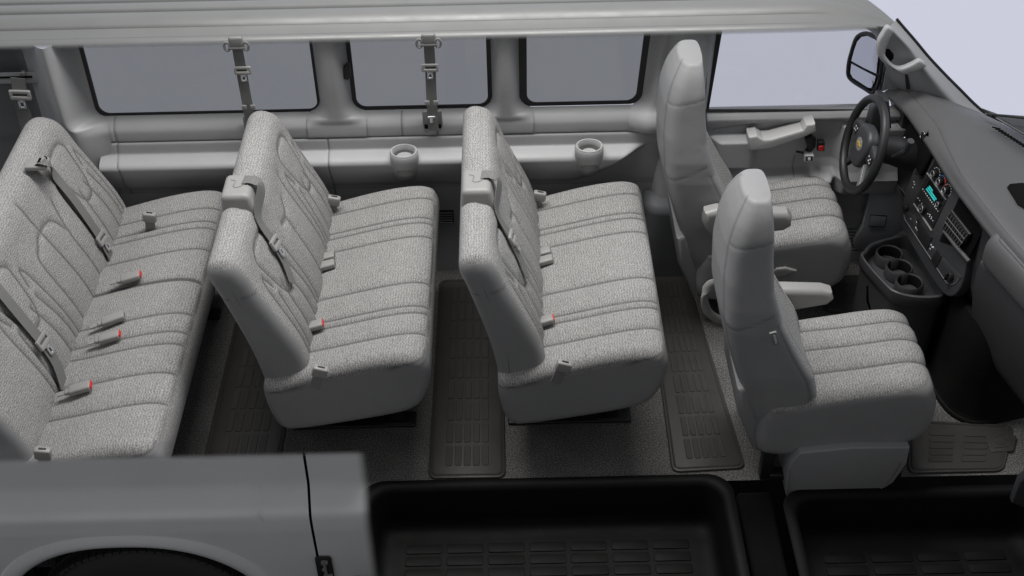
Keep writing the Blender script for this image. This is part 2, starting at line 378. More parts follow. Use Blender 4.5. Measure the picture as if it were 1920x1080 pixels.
def tongue(parent, c, t, wd, n, s=1.):
    """latch plate: plastic yoke with a slot, bright tongue below it"""
    t, wd, n = t.normalized(), wd.normalized(), n.normalized(); c = Vector(c)
    R3 = Matrix((wd, t, n)).transposed()
    g = G(); g.box(c-t*.012*s, (.068*s, .014*s, .010*s), .004, R3); g.box(c+t*.012*s, (.068*s, .016*s, .012*s), .004, R3)
    for k in (-1, 1): g.box(c+wd*k*.031*s, (.012*s, .036*s, .011*s), .004, R3)
    o = g.build('latch_plate', 'plas', parent)
    h = G(); a, b = .012*s, .016*s
    c2 = c+t*.036*s+n*.003
    for k in (-1, 1): h.box(c2+wd*k*.009*s, (.007*s, .032*s, .004*s), .001, R3)
    h.box(c2+t*.013*s, (.025*s, .008*s, .004*s), .0015, R3); h.box(c2-t*.011*s, (.025*s, .010*s, .004*s), .0015, R3)
    return o, h, R3
def add_tongue(root, c, t, wd, n, s=1.):
    o, h, R3 = tongue(root, c, t, wd, n, s)
    h.build('metal_tongue', 'metal', o)
def seat_hit(px, py, dx, up=.030):
    z = .55
    for _ in range(8):
        p = at(px, py, Z=z); z = .5*z+.5*(float(np.interp(p.x-dx, [-.05, .02, .15, .33, .47], [.485, .512, .558, .610, .632]))+up)
    return at(px, py, Z=z)
def back_hit(px, py, dx, off):
    z = .8
    for _ in range(8):
        s = (xfront(z+.02)-xfront(z-.02))/.04; n = Vector((1, 0, -s)).normalized(); p = atp(px, py, (xfront(z)+off+dx, 0, z), n); z = .5*z+.5*min(1.04, max(.47, p.z))
    return p
def buckle(root, p, d, red=True, up=Vector((0, 0, 1)), L=.088, W=.044, H=.026):
    d = Vector(d).normalized(); s = up.cross(d).normalized(); u = d.cross(s); R3 = Matrix((d, s, u)).transposed(); p = Vector(p)
    g = G(); g.box(p, (L, W, H), .008, R3, taper=1.); g.box(p-d*L*.52, (.03, W*.62, H*.6), .005, R3); g.box(p-d*L*.75, (.05, W*.5, .005), .001, R3)
    o = g.build('buckle', 'plas', root)
    if red:
        r = G(); r.box(p+d*(L*.5)+u*H*.05, (.006, W*.80, H*.62), .002, R3); r.build('release_button', 'red', o)
    else:
        r = G(); r.box(p+d*(L*.5), (.003, W*.55, H*.22), .001, R3); r.build('latch_slot', 'black', o)
    return o
def upright(root, p, lean=(.25, 0, 1)):
    """upright grey buckle on a short webbing stalk"""
    d = Vector(lean).normalized(); s = Vector((0, 1, 0)); u = d.cross(s).normalized(); s = u.cross(d); R3 = Matrix((d, s, u)).transposed(); p = Vector(p)
    st = G(); st.box(p+d*.012, (.085, .006, .042), .001, R3); 
    g = G(); g.box(p+d*.062, (.046, .030, .058), .007, R3); o = g.build('buckle', 'plas', root)
    st.build('webbing_stalk', 'plas_dk', o); r = G(); r.box(p+d*.0855, (.003, .008, .026), .0008, R3); r.build('latch_slot', 'black', o)
bench_a = bench('bench_seat', -.13, YN, 'grey tweed bench seat directly behind the two front bucket seats', SB, SC)
def guide_box(root, dx):
    g = G(); c = Vector((-.118+dx, -.83, 1.065))
    bm = bmesh.new(); bmesh.ops.create_cube(bm, size=1)
    for v in bm.verts:
        v.co = Vector((v.co.x*.15, v.co.y*.175, v.co.z*.115))
        if v.co.z > 0: v.co.x = v.co.x*.72-.012; v.co.y *= .86
        if v.co.y < 0: v.co.z *= .97
    bmesh.ops.bevel(bm, geom=bm.edges[:], offset=.022, segments=5, profile=.55, affect='EDGES')
    g.bm(bm, 0, Matrix.Translation(c)); o = g.build('belt_guide', 'plas', root)
    sl = G(); sl.box(c+Vector((.022, .025, .056)), (.008, .058, .006), .001); sl.build('belt_slot', 'pit', o)
    pl = G(); pl.tube(cr([c+Vector((-.04, .03, .0585)), c+Vector((-.02, .02, .0590)), c+Vector((-.025, -.012, .0588)), c+Vector((-.008, -.02, .0585)), c+Vector((.014, -.005, .0575))], 6), .0009, 5); pl.build('parting_line', 'plas_dk', o)
    return c
gc = guide_box(bench_a, 0)
# belt: out of the guide, over the front edge and down the face to the seat bight (pixels of the second row, same shape on both)
DX2 = -.925
def bench_belt(root, tr, dx, c, tong):
    P0 = Vector((.088+dx+.020, 0, .66)); n = Vector((.374, 0, .149)).normalized()
    low = [back_hit(px, py, dx, .027) for px, py in tr]
    top = [c+Vector((.008, .028, .058)), c+Vector((.045, .024, .060)), c+Vector((.078, .014, .035))]
    pts = [Vector(p) for p in cr(top+low, 7)]
    wds = []
    for i in range(len(pts)):
        t = (pts[min(i+1, len(pts)-1)]-pts[max(i-1, 0)]).normalized(); q = min(1, i/14); nn = (Vector((.2, 0, 1))*(1-q)+n*q).normalized(); wds.append(t.cross(nn))
    g = G(); g.ribbon(pts, wds, .056); bl = g.build('shoulder_belt', 'belt', root)
    k = min(range(len(pts)), key=lambda i: (pts[i]-back_hit(tong[0], tong[1], dx, .027)).length); t = (pts[k+1]-pts[k-1]).normalized()
    add_tongue(root, pts[k]+n*.006, t, t.cross(n), n, 1.2)
bench_belt(bench_a, [(932, 395), (955, 440), (975, 480), (990, 520)], 0, gc, (958, 450))
for px, py, red in ((1018, 602, True), (1018, 489, False), (1014, 474, False)):
    p = seat_hit(px, py, 0); buckle(bench_a, p, (1, .12, .22), red)
upright(bench_a, seat_hit(1046, 708, 0, .0), (.35, .02, 1)); upright(bench_a, seat_hit(1005, 388, 0, .0), (.25, .0, 1))
# moulded hinge cover at the near foot of the backrest
bench_b = copy_tree(bench_a); bench_b.location.x += DX2
bench_b['label'] = 'grey tweed bench seat in the middle row, between the other two benches'
# ---- full width rear bench
DX1 = -1.875
SC3 = [cr([(y+.015, -.05), (y+.004, .12), (y-.004, .3), (y+.006, .5), (y+.02, .60)], 5) for y in (-.30, -.40, -.45, -.60, -1.02, -1.13, -1.20, -1.36, -1.52)]
SPL = cr([(-.80, -.06), (-.80, .2), (-.80, .45), (-.80, .62)], 5)
SB3 = seams_back([(-.36, .115), (-1.20, .115)], -.1, -1.7)+[cr([(-.60, .90), (-.66, .74), (-.66, .38)], 6), cr([(-.80, 1.02), (-.80, .8), (-.80, .38)], 5), cr([(-.66, .80), (-.70, .87), (-.80, .89), (-.88, .87), (-.94, .80), (-.95, .4)], 5)]
bench_c = bench('bench_seat', -.13, -1.72, 'widest grey tweed bench seat at the very back, in front of the rear corner wall', SB3, SC3+[SPL, SPL+np.array([.006, 0]), SPL-np.array([.006, 0])], shoulder=.15)
bench_c.location.x += DX1
def rear_belt(tr, tong, slot):
    dx = DX1; n = Vector((.374, 0, .149)).normalized(); P0 = Vector((.088+dx+.022, 0, .66))
    low = [back_hit(px, py, dx, .027) for px, py in tr]
    s = at(slot[0], slot[1], Z=1.078)
    pts = [Vector(p) for p in cr([s, s+Vector((.04, -.005, .008))]+low, 8)]; wds = []
    for i in range(len(pts)):
        t = (pts[min(i+1, len(pts)-1)]-pts[max(i-1, 0)]).normalized(); q = min(1, i/14); nn = (Vector((.2, 0, 1))*(1-q)+n*q).normalized(); wds.append(t.cross(nn))
    g = G(); g.ribbon(pts, wds, .056); g.build('shoulder_belt', 'belt', bench_c)
    k = min(range(len(pts)), key=lambda i: (pts[i]-back_hit(tong[0], tong[1], dx, .027)).length); t = (pts[k+1]-pts[k-1]).normalized()
    add_tongue(bench_c, pts[k]+n*.006, t, t.cross(n), n, 1.2)
    g = G(); g.box(s+Vector((-.005, 0, -.006)), (.085, .075, .02), .006); o = g.build('belt_guide', 'plas', bench_c)
    g = G(); g.box(s+Vector((.002, 0, .0045)), (.010, .055, .003), .001); g.build('belt_slot', 'pit', o)
rear_belt([(100, 325), (140, 375), (185, 440), (210, 485), (220, 518)], (187, 447), (72, 305))
rear_belt([(0, 545), (45, 600), (78, 640), (105, 680), (122, 728)], (80, 640), (-70, 480))
for px, py, red, L in ((245, 520, True, .085), (205, 632, True, .085), (212, 598, False, .095), (150, 728, True, .085)):
    p = seat_hit(px, py, DX1); buckle(bench_c, p, (1, .18 if red else .3, .2), red, L=L)
upright(bench_c, seat_hit(282, 428, DX1, .0), (.15, 0, 1)); upright(bench_c, seat_hit(84, 872, DX1, .01), (.15, 0, 1))

# ================================================================ FRONT SEATS (built at the passenger place, copied to the driver's)
PY = -1.195
def prof_of(z):
    zr = [.25, .38, .56, .72, .85, 1.02, 1.15, 1.24, 1.32]
    xr = float(np.interp(z, zr, [.960, .918, .858, .810, .780, .768, .772, .788, .81]))
    xf = float(np.interp(z, [.25, .30, .38, .50, .58, .66, .74, .85, 1.0, 1.12, 1.22, 1.32], [1.09, 1.15, 1.185, 1.19, 1.165, 1.115, 1.07, 1.012, .965, .955, .952, .945]))
    w = float(np.interp(z, [.25, .4, .6, .82, .92, 1.0, 1.1, 1.2, 1.27, 1.32], [.215, .235, .243, .238, .228, .212, .192, .174, .158, .145]))
    return xr, xf, w
def front_seat():
    root = thing('bucket_seat', (1.2, PY, 0), 'grey front bucket seat nearest the camera, with fabric cushion and skirted base', 'bucket seat', 'high-backed front bucket seats')
    zs = np.concatenate([.25+.03*(1-np.cos(np.linspace(0, PI/2, 6))), np.linspace(.285, 1.18, 140), 1.18+.147*np.sin(np.linspace(.05, PI/2*.985, 26))])
    n = 120; ph = np.linspace(0, 2*PI, n, endpoint=False); PT = []; SE = []; VI = []; UV = []; rim = []
    for z in zs:
        xr, xf, w = prof_of(min(z, 1.31)); k = 1.
        if z > 1.18: k = math.sqrt(max(0.0, 1-((z-1.18)/.147)**2))
        if z < .28: k = .55+.45*math.sqrt(max(0, 1-((.28-z)/.03)**2))
        xc = (xr+xf)/2; a = (xf-xr)/2; ex = 2/(5.0-1.6*float(smooth(.95, 1.30, z)))
        cx = np.sign(np.cos(ph))*np.abs(np.cos(ph))**ex; sy = np.sign(np.sin(ph))*np.abs(np.sin(ph))**ex
        inset = .035*smooth(.3, .9, cx)*(1-np.abs(sy)**2.5)                 # fabric face sits back between the bolsters
        rb = .012*smooth(.3, .9, -cx)*(1-np.abs(sy)**2)                      # rear shell crowned
        X = xc+a*cx*(.56+.44*k)-inset*k-rb; Y = PY+w*sy*(.62+.38*k); Z = np.full(n, z)+.0*X
        if z > 1.30: Z = Z-(1-k)*.0
        # seams: rear corner line and a cross seam
        dr = np.abs(np.arctan2(np.abs(sy), -cx)-.62)*.11
        zc = .875+.05*cx; dz = np.abs(z-zc)*np.where(cx > .55, 9, 1)
        zt = 1.185+.02*cx; dzt = np.abs(z-zt)*np.where(cx > .8, 9, 1)+np.where(np.arctan2(np.abs(sy), -cx) < .62, 9, 0)
        db = np.abs(cx-(.62 if z < .87 else .93))*.09
        wing = np.where((z < .86) & (cx > 0), db, 9)
        d = np.minimum(np.minimum(np.minimum(dr, dz), dzt), wing); se = np.exp(-(d/.0035)**2)
        nx = cx*.7; s = .0014*np.exp(-(d/.005)**2)
        X = X-nx*s; Y = Y-sy*s*.8
        # vinyl except the inner face
        VI.append(1-smooth(.80, .86, cx)*(np.abs(sy) < .98)*(z < 1.17)); SE.append(se); PT.append(np.stack([X, Y, Z], 1)); UV.append(np.stack([Y+X, Z], 1))
    g = G(); g.grid(np.array(PT), 0, np.array(UV), closeu=True); g.attr('seam', np.array(SE)*.6).attr('vin', np.array(VI))
    J = len(zs); g.f += [tuple(range(n))[::-1], tuple((J-1)*n+i for i in range(n))]; g.mi += [0, 0]
    bk = g.build('backrest', ['seat'], root, 60)
    # light piping down both front edges
    i0 = int(np.argmin(np.abs(np.abs(ph-PI*2)-.62)))
    for side in (1, -1):
        pth = [PT[j][(np.argmin(np.abs((ph if side > 0 else 2*PI-ph)-.36)))] for j in range(8, J-24, 4)]
        q = G(); q.tube(pth, .0028, 6); q.build('piping', 'trim_light', bk)
    # cushion
    CP = [(.95, .30), (.962, .20), (1.0, .165), (1.1, .155), (1.35, .175), (1.53, .205), (1.61, .25), (1.638, .33), (1.637, .42), (1.61, .49), (1.55, .528), (1.46, .53), (1.3, .505), (1.1, .47), (.97, .44)]
    def vc(X, Y, Z, NX, NZ, t):
        line = .44+.105*np.clip((X-1.1)/.55, -.3, 1.1); return np.clip((line-Z)*60+.5, 0, 1)
    def ex(X, Y, Z, NX, NZ, t):
        line = .44+.105*np.clip((X-1.1)/.55, -.3, 1.1); return .5*np.exp(-((Z-line)/.003)**2)*(t < .07)
    sl = [cr([(y+s*.03, 1.0), (y+s*.012, 1.2), (y, 1.4), (y+.012, 1.56), (y+.03, 1.66)], 5) for y, s in ((PY+.13, 1), (PY+.015, .5), (PY-.11, .2))]
    c = soft(CP, PY+.245, PY-.245, .055, 74, 220, sl, 'top', crown=.022, vinfn=vc, extra=ex, seamw=.013, seamd=.008, puff=.007); c.build('cushion', ['seat'], root, 60)
    return root
seat_p = front_seat()
seat_d = copy_tree(seat_p); seat_d.location += Vector((-.115, .955, .0))
seat_d['label'] = 'grey front bucket seat behind the steering wheel, beside the driver door'
# passenger: base skirt, rear hinge cover, grab ring, armrest, side tag, buckle
yk = PY-.278
g = G(); sk = [at(px, py, Y=yk) for px, py in ((1482, 870), (1474, 905), (1474, 930), (1490, 941), (1560, 941), (1630, 934), (1675, 905), (1700, 870), (1706, 840), (1600, 840), (1500, 850))]
g.prism(sk, (0, 1, 0), .40, .006); g.build('seat_skirt', 'vinyl', seat_p)
g = G(); g.tube(cr([at(px, py, Y=yk-.003) for px, py in ((1481, 880), (1480, 928), (1500, 936), (1560, 936), (1628, 929), (1668, 902), (1690, 868))], 6), .002, 5); g.build('stitch_line', 'plas_dk', seat_p)
for x in (1.02, 1.5):
    for y in (PY-.19, PY+.19):
        g = G(); g.box((x, y, .085), (.05, .05, .17), .006); g.build('leg', 'black', seat_p)
g = G(); g.box((1.30, PY-.2, .022), (.54, .05, .035), .006); g.build('floor_rail', 'black', seat_p); g = G(); g.box((1.30, PY+.2, .022), (.54, .05, .035), .006); g.build('floor_rail', 'black', seat_p)
for seat, dy, dx in ((seat_p, 0, 0), (seat_d, .955, -.125)):
    bx = Vector((dx, dy, 0))
    g = G(); pl = [Vector((.955, PY+.2, .16)), Vector((.875, PY+.2, .36)), Vector((.86, PY+.2, .50)), Vector((.90, PY+.2, .52)), Vector((1.0, PY+.2, .25)), Vector((.99, PY+.2, .15))]
    g.prism([p+bx for p in pl], (0, -1, 0), .40, .02); g.build('rear_shell', 'vinyl', seat)
def arm(seat, y, tr, th=.075):
    g = G(); pts = [at(px, py, Y=y) for px, py in tr]; g.prism(pts, (0, 1, 0), th, .026, seg=6); return g.build('armrest', 'plas', seat)
arm(seat_p, PY+.245, [(1440, 548), (1470, 545), (1545, 547), (1562, 552), (1565, 565), (1552, 575), (1500, 584), (1455, 594), (1440, 590)])
arm(seat_d, PY+.955-.325, [(1318, 420), (1322, 402), (1345, 396), (1400, 400), (1478, 402), (1487, 412), (1485, 428), (1470, 436), (1420, 442), (1340, 448), (1325, 440)])
g = G(); rc = at(1345, 565, Y=PY+.12); 
pth = [at(px, py, Y=PY+.10) for px, py in ((1346, 530), (1332, 533), (1322, 547), (1321, 566), (1328, 585), (1343, 597), (1358, 602))]
g.tube(cr(pth, 6), [.011]*37, 10, flat=1.6); g.build('grab_handle', 'plas', seat_p)
g = G(); g.disc(at(1462, 506, Y=PY+.955-.252), (0, -1, 0), .0, .0) if False else None
pv = [at(px, py, Y=PY+.955-.246) for px, py in ((1447, 506), (1455, 500), (1472, 498), (1484, 501), (1493, 504), (1480, 510), (1460, 516), (1447, 516))]
g = G(); g.prism(pv, (0, -1, 0), .018, .007); g.build('recline_lever', 'plas', seat_d)
g = G(); sk2 = [at(px, py, Y=PY+.955-.235) for px, py in ((1440, 520), (1533, 512), (1531, 533), (1440, 540))]; g.prism(sk2, (0, 1, 0), .3, .006); g.build('seat_skirt', 'vinyl', seat_d)
buckle(seat_p, at(1482, 602, Y=PY+.27), (.5, .1, .75), True, up=Vector((-.8, 0, .5)), L=.07)
def text(name, body, c, xdir, ydir, size, mat, parent, depth=.0006):
    cu = bpy.data.curves.new(name, 'FONT'); cu.body = body; cu.size = size; cu.extrude = depth; cu.align_x = 'CENTER'; cu.align_y = 'CENTER'
    o = bpy.data.objects.new(name, cu); COL.objects.link(o); dg = bpy.context.evaluated_depsgraph_get(); me = bpy.data.meshes.new_from_object(o.evaluated_get(dg))
    bpy.data.objects.remove(o); xd = Vector(xdir).normalized(); zd = xd.cross(Vector(ydir)).normalized(); yd = zd.cross(xd)
    R = Matrix((xd, yd, zd)).transposed(); g = G(); g.add([R @ v.co+Vector(c) for v in me.vertices], [tuple(p.vertices) for p in me.polygons]); return g.build(name, mat, parent)
tc_ = at(1452, 634, Y=yk-.012); td = (at(1456, 646, Y=yk-.012)-at(1449, 622, Y=yk-.012))
R3 = Matrix((td.normalized(), td.normalized().cross(Vector((0, 1, 0))), Vector((0, 1, 0)))).transposed()
g = G(); g.box(tc_, (.062, .026, .010), .002, R3); tg = g.build('fabric_tag', 'plas_dk', seat_p)
text('tag_lettering', 'AIRBAG', tc_+Vector((.002, -.0062, 0)), td, Vector((0, -1, 0)).cross(td), .013, 'white', tg)
# ================================================================ VAN SHELL
van = thing('passenger_van', (-.4, .1, 0), 'cutaway silver grey van body with far side wall, roof edge and rear wheel arch', 'van')
# lower trim of the far wall: y as a function of (x, z)
zk = np.array([0, .30, .50, .535, .56, .60, .645, .685, .705, .718, .728, .736, .745, .787, .795, .800, .805, .84, .862, .882, .894, .900])
yk_ = np.array([.0, -.006, -.010, -.018, -.034, -.054, -.080, -.095, -.094, -.080, -.055, -.034, -.026, -.023, -.016, -.012, -.019, -.019, -.014, .006, .028, .050])
base = np.array([.0, -.006, -.010, -.012, -.013, -.014, -.015, -.016, -.017, -.018, -.019, -.020, -.022, -.022, -.016, -.012, -.019, -.019, -.014, .006, .028, .050])
_c = cr(np.stack([zk, yk_], 1), 8); _b = cr(np.stack([zk, base], 1), 8); zk0 = zk; zk = np.maximum.accumulate(_c[:, 0]); yk_ = np.convolve(np.pad(_c[:, 1], 4, mode='edge'), np.ones(9)/9, 'valid'); base = np.interp(zk, _b[:, 0], _b[:, 1])
zz = np.concatenate([np.linspace(0, .5, 22)[:-1], np.linspace(.5, .9, 110)]); xs = np.concatenate([np.linspace(-1.86, .69, 430)])
Xg, Zg = np.meshgrid(xs, zz); full = np.interp(Zg, zk, yk_); bs = np.interp(Zg, zk, base)
rt = .28+.34*np.clip((Zg-.52)/.21, 0, 1.0)**.75           # right tip of the shelf sweeps to a point
amp = smooth(0, .10, rt-Xg+.02)*1.0
lf = smooth(-1.86, -1.80, Xg); Yg = bs+(full-bs)*amp
# rear end of the trim curls into the corner pillar
seam = np.exp(-((Zg-.799)/.0035)**2)
wob = -1.775+.006*np.sin(Zg*40)*(Zg < .80)
for xv, zlo, zhi in ((wob, .50, .9), (-.835, .80, .9), (-.82, .0, .797), (-.32, .80, .9), (.595, .80, .9), (-.48, .80, .9)):
    d = np.abs(Xg-xv); k = (Zg > zlo) & (Zg < zhi); s = np.exp(-(d/.003)**2)*k; seam = np.maximum(seam, s); Yg = Yg+.004*np.exp(-(d/.005)**2)*k
seam = np.maximum(seam, np.exp(-((Zg-.515)/.003)**2)*.6)
wall = G(); wall.grid(np.stack([Xg, Yg, Zg], 2)); wall.attr('seam', seam); side = wall.build('side_trim', 'trim', van, 70)
# backing wall so nothing shows through below
g = G(); g.box((-.55, .16, .40), (4.5, .03, .80), .003); g.box((2.05, .17, .28), (.9, .03, .56), .003); g.build('outer_skin', 'body', van).data.attributes.new('fade', 'FLOAT', 'POINT').data.foreach_set('value', [1.]*len(g.v))
# air vent low in the wall
g = G(); g.box((-.335, -.012, .335), (.13, .012, .075), .003)
vt = g.build('air_vent', 'black', van); g = G()
for k in range(5): g.box((-.335, -.02, .307+.014*k), (.122, .008, .005), .0015)
g.build('vent_slat', 'plas_dk', vt)
# cup holders standing out of the shelf
for px, py in ((757, 284), (1105, 274)):
    c = at(px, py, Y=-.088); g = G(); n = 44; ring = []
    for (dz, r, kk) in ((-.205, .004, 0), (-.20, .026, 0), (-.18, .045, 0), (-.13, .056, 0), (-.04, .060, 0), (-.006, .060, 0), (.002, .055, 0), (.003, .050, 0), (-.002, .046, 0), (-.02, .044, 0), (-.11, .038, 0), (-.11, .002, 0)):
        yo = .075*smooth(-.03, -.205, dz) if len(ring) < 5 else 0
        ring.append([(c.x+r*1.08*math.cos(q), c.y+float(yo)+r*math.sin(q), c.z+dz) for q in np.linspace(0, 2*PI, n, endpoint=False)])
    mi = len(g.f); g.grid(np.array(ring), 0, closeu=True)
    for i in range(len(g.f)): g.mi[i] = 1 if i >= 9*n else 0
    cu = g.build('cup_holder', ['trim', 'plas_dk'], van, 60)
    q = G(); q.tube([(c.x+.0525*1.08*math.cos(a), c.y+.0525*math.sin(a), c.z+.002) for a in np.linspace(0, 2*PI, 40, endpoint=False)], .0045, 8, closed=True); q.build('cup_rim', 'trim_light', cu)
# ---- windows
YW = .055
WIN = [(-1.86, -.845, .892), (-.70, -.07, .898), (.052, .602, .9)]
ZT = 1.343
def win_edges(z, x0, x1, zb, r=.055, lean=.0):
    k = np.clip(r-(z-zb), 0, r); e = r-np.sqrt(np.maximum(0, r*r-k*k)); return x0+e+lean*(z-zb), x1-e
def window(x0, x1, zb, r, seal_l, seal_r, lab=None, zt=ZT, gl='tint', lean0=0., lean1=0.):
    def P(x, z): 
        f = (z-zb)/(zt-zb); return Vector((x+(lean0*(1-(x-x0)/(x1-x0))+lean1*((x-x0)/(x1-x0)))*f, YW, z))
    out = [P(*q) for q in rrect((x0+x1)/2, (zb+zt)/2, x1-x0, zt-zb, r, 8)]
    g = G(); g.prism([p+Vector((0, .012, 0)) for p in out], (0, 1, 0), .005, 0); w = g.build('window', gl, van)
    inn = [P(*q) for q in rrect((x0+seal_l+x1-seal_r)/2, (zb+.012+zt)/2, x1-x0-seal_l-seal_r, zt-zb-.012, r*.8, 8)]
    n = len(out); g = G(); vs = []
    for a, b in zip(out, inn): vs += [a+Vector((0, -.004, 0)), b+Vector((0, .000, 0)), b+Vector((0, .011, 0))]
    fs = []
    for i in range(n):
        j = (i+1) % n
        for k in range(2): fs.append((i*3+k, j*3+k, j*3+k+1, i*3+k+1))
    g.add(vs, fs); g.build('window_seal', 'rubber', w, 50)
    return w
window(WIN[0][0], WIN[0][1], WIN[0][2], .055, .016, .014)
w2 = window(WIN[1][0], WIN[1][1], WIN[1][2], .055, .018, .020)
window(WIN[2][0], WIN[2][1], WIN[2][2], .055, .034, .026, lean1=.03)
# latch on the middle window
lc = at(651, 130, Y=.02); g = G(); g.prism([lc+Vector((a, 0, b)) for a, b in ((-.018, -.035), (.0, -.045), (.014, -.03), (.016, .03), (.006, .042), (-.012, .02))], (0, -1, 0), .022, .006); g.box(lc+Vector((0, .02, -.02)), (.022, .03, .03), .005); g.build('window_latch', 'black', w2)
# ---- pillar covers between the windows (flare out over the sill at the foot)
def pillar(xa, xb, name='pillar_trim', bul=.075, ra=.055, rb=.055, foot=.801, ext=.07, leanA=0., leanB=0., seamz=None):
    zs = np.concatenate([np.linspace(foot, .9, 16)[:-1], .9+.06*np.linspace(0, 1, 18)**1.6, np.linspace(.97, 1.308, 26)]); PT = []; SE = []
    nu = 34; u = np.linspace(0, 1, nu)
    for z in zs:
        k = float(np.clip(.065-(z-.898), 0, .065)); e = .065-math.sqrt(max(0, .065**2-k*k))
        e = min(e, ext); f = max(0, z-.9)
        xl, xr = xa-e*(ra > 0)+leanA*f, xb+e*(rb > 0)+leanB*f; yb = float(np.interp(z, zk, base))-.003
        B = 1-np.abs(2*u-1)**3.2; yc = .052-bul
        if z <= .9: q = float(smooth(.84, .885, z)); y = yb*(1-q*B)+yc*q*B
        else: y = .052*(1-B)+(yc-.006*float(smooth(.9, 1.1, z)))*B
        y = np.minimum(y, 9); PT.append(np.stack([xl+(xr-xl)*u, y+0*u, np.full(nu, z)], 1)); SE.append(np.maximum(np.exp(-((z-foot)/.003)**2), np.where((z < .885) & ((u < .02) | (u > .98)), .8, 0))+0*u)
    g = G(); g.grid(np.array(PT)); g.attr('seam', np.array(SE)); return g.build(name, 'trim', van, 70)
p1 = pillar(-.845, -.70); pillar(-.07, .052)
# rear corner pillar and quarter panel
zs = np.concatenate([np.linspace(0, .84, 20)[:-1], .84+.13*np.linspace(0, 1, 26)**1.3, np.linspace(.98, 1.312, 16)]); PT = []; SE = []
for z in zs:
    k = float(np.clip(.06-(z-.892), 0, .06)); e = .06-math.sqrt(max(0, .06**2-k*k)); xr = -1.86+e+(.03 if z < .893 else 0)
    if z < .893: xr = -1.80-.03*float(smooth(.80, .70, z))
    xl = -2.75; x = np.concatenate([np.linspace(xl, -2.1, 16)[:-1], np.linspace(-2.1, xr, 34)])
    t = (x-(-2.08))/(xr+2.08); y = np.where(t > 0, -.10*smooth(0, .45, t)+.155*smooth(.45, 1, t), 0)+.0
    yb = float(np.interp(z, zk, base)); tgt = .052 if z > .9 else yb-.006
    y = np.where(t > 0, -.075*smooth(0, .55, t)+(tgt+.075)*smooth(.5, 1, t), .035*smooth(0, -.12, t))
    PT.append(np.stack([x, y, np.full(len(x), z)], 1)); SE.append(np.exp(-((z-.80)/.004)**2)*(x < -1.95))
PT = np.array(PT); SE = np.array(SE); g = G(); g.grid(PT[:, :19]+np.array([0, .003, 0])); g.attr('seam', SE[:, :19]); g.build('rear_corner_shaded', 'kick', van, 70); PT = PT[:, 16:]; SE = SE[:, 16:]  # rearmost wall strip in darker trim: the corner's shadow is put into its colour
g = G(); g.grid(np.array(PT)); g.attr('seam', np.array(SE)); qp = g.build('rear_quarter_trim', 'trim', van, 70)
# belt slot plate in the quarter panel
g = G(); c = at(30, 145, Y=-.004); g.prism([c+Vector((a, 0, b)) for a, b in rrect(0, 0, .25, .055, .024)], (0, -1, 0), .008, .003); sp = g.build('belt_slot_plate', 'trim', qp)
g = G(); g.box(c+Vector((-.0, -.009, .006)), (.15, .004, .009), .001); g.build('belt_slot', 'pit', qp) if False else None
g.build('belt_slot', 'pit', sp) if False else None
sl = g.build('belt_slot', 'pit', van)
g = G(); g.disc(at(45, 135, Y=-.008), (0, -1, 0), .011, .022, .003); g.build('coat_hook', 'plas_dk', van)
# B pillar: dark outer part, grey cover with two screw caps
PT = []; zs = np.concatenate([np.linspace(.0, .22, 10), np.linspace(.24, .82, 14), np.linspace(.84, 1.312, 18)])
for z in zs:
    xl, xr = (.66+.055*max(0, z-.9), .90+.03*max(0, z-.9)) if z > .8 else (.64, .92)
    u = np.linspace(0, 1, 30); dep = .02+.07*(1-float(smooth(.2, .9, z)))*(1 if z > .22 else .6+.4*z/.22) if z < .8 else .045
    y = .045-(dep+.03)*(1-np.abs(2*u-1)**4); PT.append(np.stack([xl+(xr-xl)*u, y, np.full(30, z)], 1))
g = G(); g.grid(np.array(PT)); g.attr('seam', [0.]*len(g.v)); bp = g.build('pillar_trim', 'trim', van, 70)
PT = []
for z in np.linspace(0, .47, 22):
    t = float(smooth(.47, .40, z)); xl = .60+.012*math.sin(z*6); xr = .93; u = np.linspace(0, 1, 30); y = .02-(.05+.075*t)*(1-np.abs(2*u-1)**5); PT.append(np.stack([xl+(xr-xl)*u, y, np.full(30, z)], 1))
g = G(); g.grid(np.array(PT)); kb = g.build('pillar_foot_cover', 'kick', van, 70)
for px, py in ((1276, 63), (1313, 63)):
    g = G(); g.disc(at(px, py, Y=.0), (0, -1, 0), .013, .012, .003); g.build('screw_cap', 'trim_light', bp)
g = G(); q0 = [at(*p, Y=.004) for p in ((1262, 72), (1330, 72), (1322, 210), (1250, 210))]; g.prism(q0, (0, -1, 0), .008, .003); g.build('belt_anchor_cover', 'kick', bp)
# filler between third window and B pillar
g = G(); PT = []
for z in np.linspace(.80, 1.312, 30):
    k = float(np.clip(.06-(z-.9), 0, .06)); e = .06-math.sqrt(max(0, .06**2-k*k)); xl = .602-e+.055*max(0, z-.9); xr = .69+.055*max(0, z-.9); u = np.linspace(0, 1, 16); yb = float(np.interp(z, zk, base))-.004
    y = (.052 if z > .9 else yb)-.05*smooth(.0, .7, u)*(1 if z > .9 else .6); PT.append(np.stack([xl+(xr-xl)*u, y, np.full(16, z)], 1))
g.grid(np.array(PT)); g.attr('seam', [0.]*len(g.v)); g.build('pillar_trim', 'trim', van, 70)
